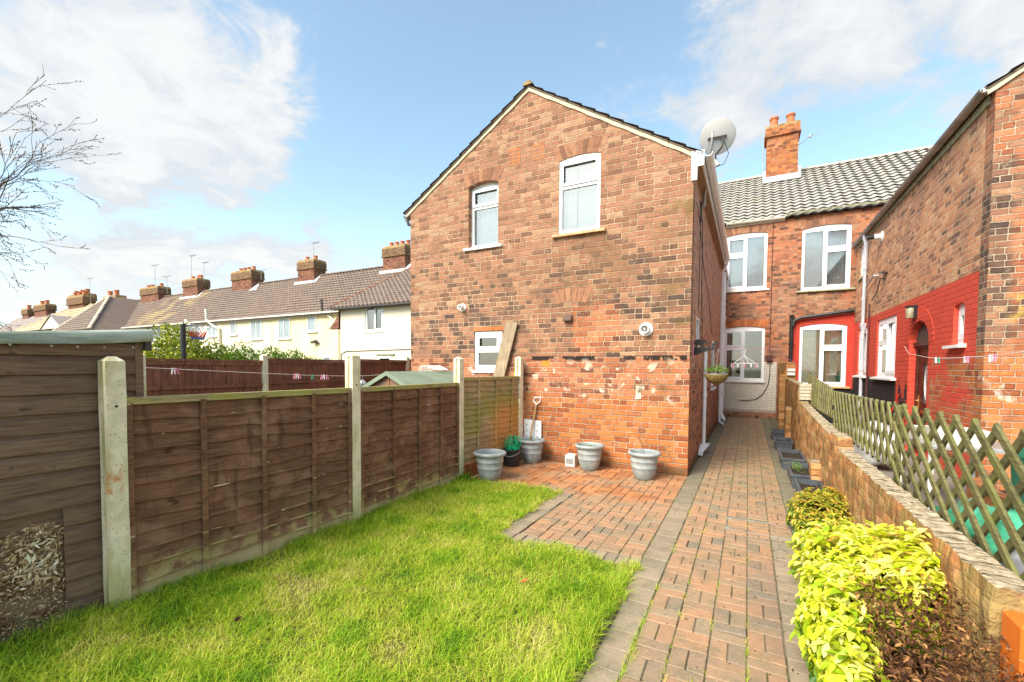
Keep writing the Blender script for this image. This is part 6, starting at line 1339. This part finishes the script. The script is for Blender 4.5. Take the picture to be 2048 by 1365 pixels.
# ================================================================ hanging basket on cut-out bracket
t=thing('basket_bracket','black cut-out cat bracket fixed to the house corner','wall bracket',(-.763,7.40,1.9))
B=PL((0,7.40),(1,0),(0,-1)); m=MB()
slab(m,B,[(-.76,1.80),(-.70,1.82),(-.55,1.875),(-.42,1.90),(-.365,1.935),(-.375,1.94),(-.43,1.918),(-.62,1.93),(-.76,1.93)],[],-.008,0)
def cat(ox,s):
    pts=[(0,0),(.015,.0),(.03,.035),(.06,.04),(.10,.0),(.115,.0),(.10,.05),(.125,.08),(.155,.045),(.165,.05),(.145,.10),(.10,.12),(.05,.118),(.02,.125),(-.01,.11),(-.02,.085),(-.03,.07),(-.03,.05),(-.012,.05)]
    return [(ox+a*s,1.925+b*s) for a,b in pts]
slab(m,B,cat(-.725,1.05),[],-.006,-.001); slab(m,B,[(-.49,1.918),(-.475,1.918),(-.465,1.95),(-.45,1.92),(-.435,1.922),(-.447,1.965),(-.43,1.99),(-.415,1.975),(-.41,1.985),(-.425,2.01),(-.44,2.03),(-.455,2.02),(-.46,1.995),(-.485,1.98),(-.49,1.965),(-.475,1.965)],[],-.006,-.001)
m.build('cutout_plate',M['bronze'],t); m=MB(); m.box(-.763,-.752,7.38,7.42,1.76,2.02); m.build('wall_plate',M['pink'],t)
bc=Vector((-.425,7.40,1.50)); t=thing('hanging_basket','round coir hanging basket with trailing green plant on the wall bracket','hanging basket',bc)
m=MB(); Rb=.165; m.lathe(bc,[(0,-.135)]+[(Rb*math.sin(a),.02-.155*math.cos(a)) for a in [i*PI/2/8 for i in range(1,9)]]+[(Rb*.9,.02),(0,.0)],26); m.build('bowl',M['basket'],t,smooth=True)
m=MB(); m.tube([bc+Vector((Rb*math.cos(a),Rb*math.sin(a),.02)) for a in [i*2*PI/24 for i in range(25)]],.005,5,caps=False); [m.tube([bc+Vector((Rb*math.cos(a),Rb*math.sin(a),.02)),(-.40,7.4,1.90)],.003,4) for a in(0.5,2.6,4.7)]; m.build('chains',M['galv'],t)
r=np.random.default_rng(6); n=520; a=r.uniform(0,2*PI,n); q=r.random(n)**.7; C=np.stack([bc.x+Rb*1.05*q*np.cos(a),bc.y+Rb*1.0*q*np.sin(a),bc.z+.03+.13*(1-q*.7)*r.random(n)+.02],1); V,Fc,rv=leaves(C,.034,.7,61,.3); rawmesh('plant',V,Fc,M['herb'],rv,t,ORG[t.name])
r=np.random.default_rng(7); 
# pink-pegged sock dryer hanging on a line across the path
t=thing('sock_dryer','white hanging sock dryer with pink and white pegs over the path','clothes hanger',(-.06,9.0,1.72)); m=MB(); c=Vector((-.06,9.0,1.70)); 
for a in range(4): an=a*PI/2+.4; m.tube([c+Vector((0,0,.14)),c+Vector((.19*math.cos(an),.19*math.sin(an),0))],.006,5)
m.tube([c+Vector((.21*math.cos(a),.21*math.sin(a),0)) for a in [i*2*PI/24 for i in range(25)]],.007,5,caps=False); m.tube([c+Vector((0,0,.13)),c+Vector((0,0,.21)),c+Vector((.02,0,.24)),c+Vector((.0,0,.26))],.006,5); m.build('frame',M['white'],t)
for k in range(12):
    a=k*2*PI/12; m=MB(); p=c+Vector((.21*math.cos(a),.21*math.sin(a),-.035)); m.obox(p,(.008,0,0),(0,.008,0),(0,0,.035)); m.build('peg',M['pink' if k%2 else 'white'],t)
m=MB(); m.tube([(-.757,8.2,1.93),(-.40,8.6,1.95),(-.06,9.0,1.955),(.4,9.5,1.97),(1.08,10.47,1.53)][:4]+[(1.08,10.46,1.54)],.004,5); tag(m.build('washing_line',M['pink'],org=(-.06,9,1.95)),'short pink line over the path holding the white sock dryer','washing line')
# ================================================================ shrubs by the wall
def whorls(C,N_,size,seed,k=5,aspect=.45):
    r=np.random.default_rng(seed); n=len(C); Cs=np.repeat(C,k,0); a=np.tile(np.arange(k)*2*PI/k,n)+np.repeat(r.uniform(0,6,n),k)
    N_=N_/np.linalg.norm(N_,axis=1)[:,None]; t1=np.cross(N_,np.array([.3,.2,1.])+r.normal(0,.2,(n,3))); t1/=np.linalg.norm(t1,axis=1)[:,None]; t2=np.cross(N_,t1)
    N5=np.repeat(N_,k,0); d=np.repeat(t1,k,0)*np.cos(a)[:,None]+np.repeat(t2,k,0)*np.sin(a)[:,None]+N5*r.uniform(-.15,.42,(n*k,1))
    return leaves(Cs+N5*.004,size,1,seed+1,aspect,dirs=d,fold=.5,jit=.12)
def shrub_surface(n,ell,seed,zmin=.0,inner=.25):
    r=np.random.default_rng(seed); C=[];N_=[]
    ws=np.array([e[3]*e[4]+e[3]*e[5]+e[4]*e[5] for e in ell]); ws/=ws.sum()
    for e,w_ in zip(ell,ws):
        cx,cy,cz,ax,ay,az=e; m_=int(n*w_*1.6); d=r.normal(0,1,(m_,3)); d/=np.linalg.norm(d,axis=1)[:,None]; q=1-inner*r.random(m_)**2
        bump=1+.15*np.sin(d[:,0]*7+d[:,1]*5+cx*9)+.10*np.sin(d[:,2]*11+cy*5)
        P=np.stack([cx+ax*d[:,0]*q*bump,cy+ay*d[:,1]*q*bump,cz+az*d[:,2]*q*bump],1); nn=d/np.array([ax,ay,az]); nn[:,2]+=1.2/az*.35
        ok=P[:,2]>zmin
        for e2 in ell:
            if e2 is e: continue
            g2=((P[:,0]-e2[0])/e2[3])**2+((P[:,1]-e2[1])/e2[4])**2+((P[:,2]-e2[2])/e2[5])**2; ok&=g2>.62
        C.append(P[ok]);N_.append(nn[ok])
    C=np.concatenate(C);N_=np.concatenate(N_); sel=r.permutation(len(C))[:n]; return C[sel],N_[sel]
t=thing('shrub','large bright yellow-green leafy shrub at the near end of the wall','shrub',(.62,2.9,0))
ell=[(.62,3.60,.28,.28,.40,.24),(.60,3.15,.36,.29,.40,.27),(.74,2.98,.43,.24,.28,.25),(.46,2.80,.26,.17,.40,.28),(.42,2.30,.12,.11,.36,.26),(.84,3.05,.44,.16,.42,.24)]
C,N_=shrub_surface(1350,ell,41,inner=.4); kk=~((C[:,0]>.50+.06*np.sin(C[:,1]*20))&(C[:,1]<2.72+.05*np.sin(C[:,0]*25))); C=C[kk]; N_=N_[kk]; up=C[:,2]>(.22+.10*np.sin(C[:,1]*5)); V,Fc,rv=whorls(C[up],N_[up],.078,42,6,.40)
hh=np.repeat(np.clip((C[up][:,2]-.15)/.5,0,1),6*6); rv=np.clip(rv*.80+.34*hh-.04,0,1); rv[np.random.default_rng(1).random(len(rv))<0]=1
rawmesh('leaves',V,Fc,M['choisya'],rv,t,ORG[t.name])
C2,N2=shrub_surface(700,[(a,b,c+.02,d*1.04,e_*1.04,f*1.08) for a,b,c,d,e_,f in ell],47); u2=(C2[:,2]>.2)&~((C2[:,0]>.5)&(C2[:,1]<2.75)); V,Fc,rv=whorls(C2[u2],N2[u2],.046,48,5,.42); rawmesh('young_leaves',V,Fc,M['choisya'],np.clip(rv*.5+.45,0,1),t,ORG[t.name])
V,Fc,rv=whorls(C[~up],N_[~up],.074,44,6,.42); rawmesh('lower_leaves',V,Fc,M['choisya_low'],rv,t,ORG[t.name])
r=np.random.default_rng(45); m=MB()
for k in range(60):
    i=r.integers(len(C)); p=C[i]; m.tube([(.62+r.normal(0,.05),3.0+r.normal(0,.25),0),((p[0]+.62)/2,(p[1]+3)/2,p[2]*.55),tuple(p)],[.008,.006,.003],5)
m.build('stems',M['stem'],t)
t=thing('shrub','small variegated green and orange shrub beside the nearest trough','shrub',(.64,5.0,0)); ell=[(.63,5.05,.20,.24,.36,.21),(.56,4.82,.14,.16,.20,.16),(.74,5.30,.24,.14,.22,.18)]
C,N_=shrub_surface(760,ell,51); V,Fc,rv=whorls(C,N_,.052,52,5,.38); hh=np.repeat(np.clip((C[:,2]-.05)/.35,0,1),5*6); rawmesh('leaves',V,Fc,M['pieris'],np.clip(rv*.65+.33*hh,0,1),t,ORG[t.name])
m=MB(); r=np.random.default_rng(53)
for k in range(40): p=C[r.integers(len(C))]; m.tube([(.64+r.normal(0,.03),5.0+r.normal(0,.08),0),tuple(p)],[.006,.003],5)
m.build('stems',M['stem'],t)
t=thing('shrub','brown dried-up twiggy plant in front of the yellow shrub','shrub',(.82,2.0,0)); r=np.random.default_rng(55); V=[];Fc=[]; m=MB()
for k in range(1700):
    x=r.uniform(.50,1.0); y=r.uniform(1.3,2.72)
    if k%3==0: x=r.uniform(.8,1.45); y=r.uniform(1.3,2.18); h=r.uniform(.24,.46)+.08*(y-1.2)/1.2+.14*(min(x,1)-.45); lx,ly=r.normal(0,.09,2); m.tube([(x,y,-.02),(x+lx*.4,y+ly*.4,h*.55),(x+lx,y+ly,h)],[.0028,.0022,.001],3,caps=False)
m.build('twigs',M['stem'],t); n=15000; y=r.uniform(1.3,2.78,n); x=r.uniform(.48,1.0,n); q_=r.random(n)<.33; x=np.where(q_,r.uniform(.8,1.45,n),x); y=np.where(q_,r.uniform(1.3,2.18,n),y); z=(.47+.08*(y-1.2)/1.2+.14*(np.minimum(x,1)-.45))*r.random(n)**.5; V,Fc,rv=leaves(np.stack([x,y,z],1),.027,.9,56,.34); o=rawmesh('dry_leaves',V,Fc,M['dead'],rv,t,ORG[t.name]); o['kind']='stuff'
# leaf litter by the wall foot
r=np.random.default_rng(57); n=900; V,Fc,rv=leaves(np.stack([r.uniform(.43,.85,n),r.uniform(1.5,5.2,n),r.uniform(-.01,.012,n)],1),.022,.2,58); tag(rawmesh('leaf_litter',V,Fc,M['dead'],rv),'brown leaf litter on the soil below the shrubs','leaf litter',kind='stuff')
r=np.random.default_rng(71); n=700; X=np.concatenate([r.normal(.30,.12,n//2),r.uniform(-.5,.6,n//2)]); Y=np.concatenate([r.normal(6.2,1.1,n//2),r.uniform(1.8,9,n//2)]); V,Fc,rv=leaves(np.stack([X,Y,np.full(n,.004)],1),.013,.15,72,.7); tag(rawmesh('soil_crumbs',V,Fc,M['soil'],rv),'dark soil crumbs scattered over the block path near the troughs','soil crumbs',kind='stuff')
def fallen(x,y,s,mat,label):
    m=MB(); pts=[(0,0),(.3,.18),(.6,.2),(1,0),(.6,-.2),(.3,-.18)]; a=random.uniform(0,6); vs=[(x+s*(p*math.cos(a)-q*math.sin(a)),y+s*(p*math.sin(a)+q*math.cos(a)),.055+.02*abs(q)*5*s*4+.015*p) for p,q in pts]; m.add(vs+[(x+s*.5*math.cos(a),y+s*.5*math.sin(a),.052)],[(0,1,6),(1,2,6),(2,3,6),(3,4,6),(4,5,6),(5,0,6)]); tag(m.build('fallen_leaf',M[mat],org=(x,y,.05)),label,'leaf')
fallen(-1.41,2.79,.07,'leaf_red','orange fallen leaf on the lawn near the path'); fallen(-2.72,1.58,.08,'leaf_brown','dark brown fallen leaf on the lawn near the shed post')
# ================================================================ shrubs beyond the back fence, hoop
t=thing('shrub','yellow-green open shrub beyond the back fence, left of the hoop pole','shrub',(-10.2,4.6,0)); ell=[(-10.2,4.5,1.45,.9,.75,.72),(-10.1,3.7,1.3,.6,.6,.6),(-10.5,4.9,2.0,.5,.35,.45),(-10.4,5.5,1.5,.6,.55,.55)]
C,N_=shrub_surface(11000,ell,61,.3,.6); V,Fc,rv=leaves(C,.085,.9,62,.5); rawmesh('foliage',V,Fc,M['forsythia'],rv,t,ORG[t.name]); m=MB(); r=np.random.default_rng(63)
for k in range(70): p=C[r.integers(len(C))]; m.tube([(-10.2+r.normal(0,.1),4.5+r.normal(0,.3),0),((p[0]-10.2)/2,(p[1]+4.5)/2,p[2]*.6),tuple(p)],[.02,.012,.005],5)
m.build('branches',M['stem'],t)
t=thing('shrub','dense green shrub beyond the back fence, right of the hoop pole','shrub',(-9.6,6.0,0)); ell=[(-9.8,5.7,1.5,.6,.6,.52),(-9.6,6.35,1.5,.6,.6,.50),(-9.5,7.0,1.42,.55,.5,.42),(-10,7.0,1.4,.5,.5,.42)]
C,N_=shrub_surface(11000,ell,66,.3,.6); V,Fc,rv=leaves(C,.085,.9,67,.28); rawmesh('foliage',V,Fc,M['hedge'],rv,t,ORG[t.name]); m=MB(); m.tube([(-9.6,6.1,0),(-9.6,6.2,1.2)],.03,6); m.build('trunk',M['stem'],t)
t=thing('basketball_hoop','basketball hoop with red and blue net on a black pole beyond the fence','basketball hoop',(-9.0,4.26,0)); m=MB(); m.tube([(-9,4.26,0),(-9,4.26,2.34)],.042,12); m.tube([(-9,4.26,2.34),(-9.0,4.40,2.33)],.022,8); m.tube([(-9,4.262,1.95),(-9,4.262,2.0)],.05,12); m.build('pole',M['black'],t)
m=MB(); m.tube([(-9+.16*math.cos(a),4.50+.20*math.sin(a),2.34) for a in [i*2*PI/20 for i in range(21)]],.008,6,caps=False); m.build('rim',M['galv'],t)
for nm,z0,z1,r0,r1,mt in (('net_top',2.34,2.22,1,.72,'white'),('net_middle',2.22,2.13,.72,.55,'red'),('net_bottom',2.13,2.08,.55,.5,'bin_green')):
    m=MB()
    for k in range(12):
        for s_ in(-1,1):
            a=k*2*PI/12; b=a+s_*2*PI/12; m.tube([(-9+.16*r0*math.cos(a),4.5+.2*r0*math.sin(a),z0),(-9+.16*r1*math.cos(b),4.5+.2*r1*math.sin(b),z1)],.006,4)
    m.build(nm,M[mt] if mt!='bin_green' else simple('net_blue',(.08,.09,.3),.6),t)
# ================================================================ bare tree reaching in from the left
t=thing('bare_tree','leafless tree whose budding twigs reach in at the left edge','tree',(-16.5,2.6,0)); tr_=random.Random(12)
m=MB(); trunk=[(-16.5,2.6,0),(-16.3,2.7,1.5),(-16.2,2.7,3.0),(-16.0,2.8,4.4)]; m.tube(trunk,[.26,.22,.18,.13],12); m.build('trunk',M['bark'],t,smooth=True)
br=MB(); bud=MB(); NB=[0]
def grow(p,d,L,r0,lev):
    n=max(4,int(L/.16)); pts=[p]; rs=[r0]; q=p.copy(); dd=d.normalized()
    for i in range(n):
        dd=(dd+Vector((tr_.gauss(0,.10),tr_.gauss(0,.10),tr_.gauss(0,.10)+(.012 if lev==1 else -.018)))).normalized(); q=q+dd*(L/n); pts.append(q.copy()); rs.append(max(.0035,r0*(1-.85*(i+1)/n)))
        if lev<4 and i>0 and tr_.random()<(.55,.62,.75,.5)[lev-1 if lev else 0]:
            ax=Vector((tr_.gauss(0,1),tr_.gauss(0,1),tr_.gauss(0,1))).normalized(); nd=(dd+ax*.62).normalized(); grow(q.copy(),nd,L*tr_.uniform(.22,.40),rs[-1]*.7,lev+1)
        if lev>=2 and tr_.random()<.5: bud.obox(q+Vector((tr_.gauss(0,.008),0,tr_.gauss(0,.008))),(.0055,0,0),(0,.0055,0),(0,0,.010))
    br.tube(pts,rs,5 if lev<3 else 3,caps=False)
for z,dx,dy,dz,L,r0 in ((3.75,1,.02,.03,4.0,.034),(3.9,1,.05,-.01,4.7,.036),(3.9,1,-.02,.0,4.5,.034),(4.1,1,.05,.02,4.3,.034),(4.2,.9,.0,.06,3.5,.03),(3.8,1,.0,.0,4.4,.03),(3.6,1,-.03,.02,4.6,.03),(3.8,1,.04,.02,4.2,.03),(4.0,1,.02,.05,4.0,.03),(3.9,1,-.05,.02,4.4,.028),(4.4,.1,-.3,.9,3,.05),(4.3,-.6,.4,.9,3,.06)):
    grow(Vector((-16.3,2.75,z+.35)),Vector((dx,dy,dz+.03)),L*.93,r0,1)
br.build('branches',M['bark'],t); bud.build('buds',simple('bud',(.16,.10,.07),.8),t)
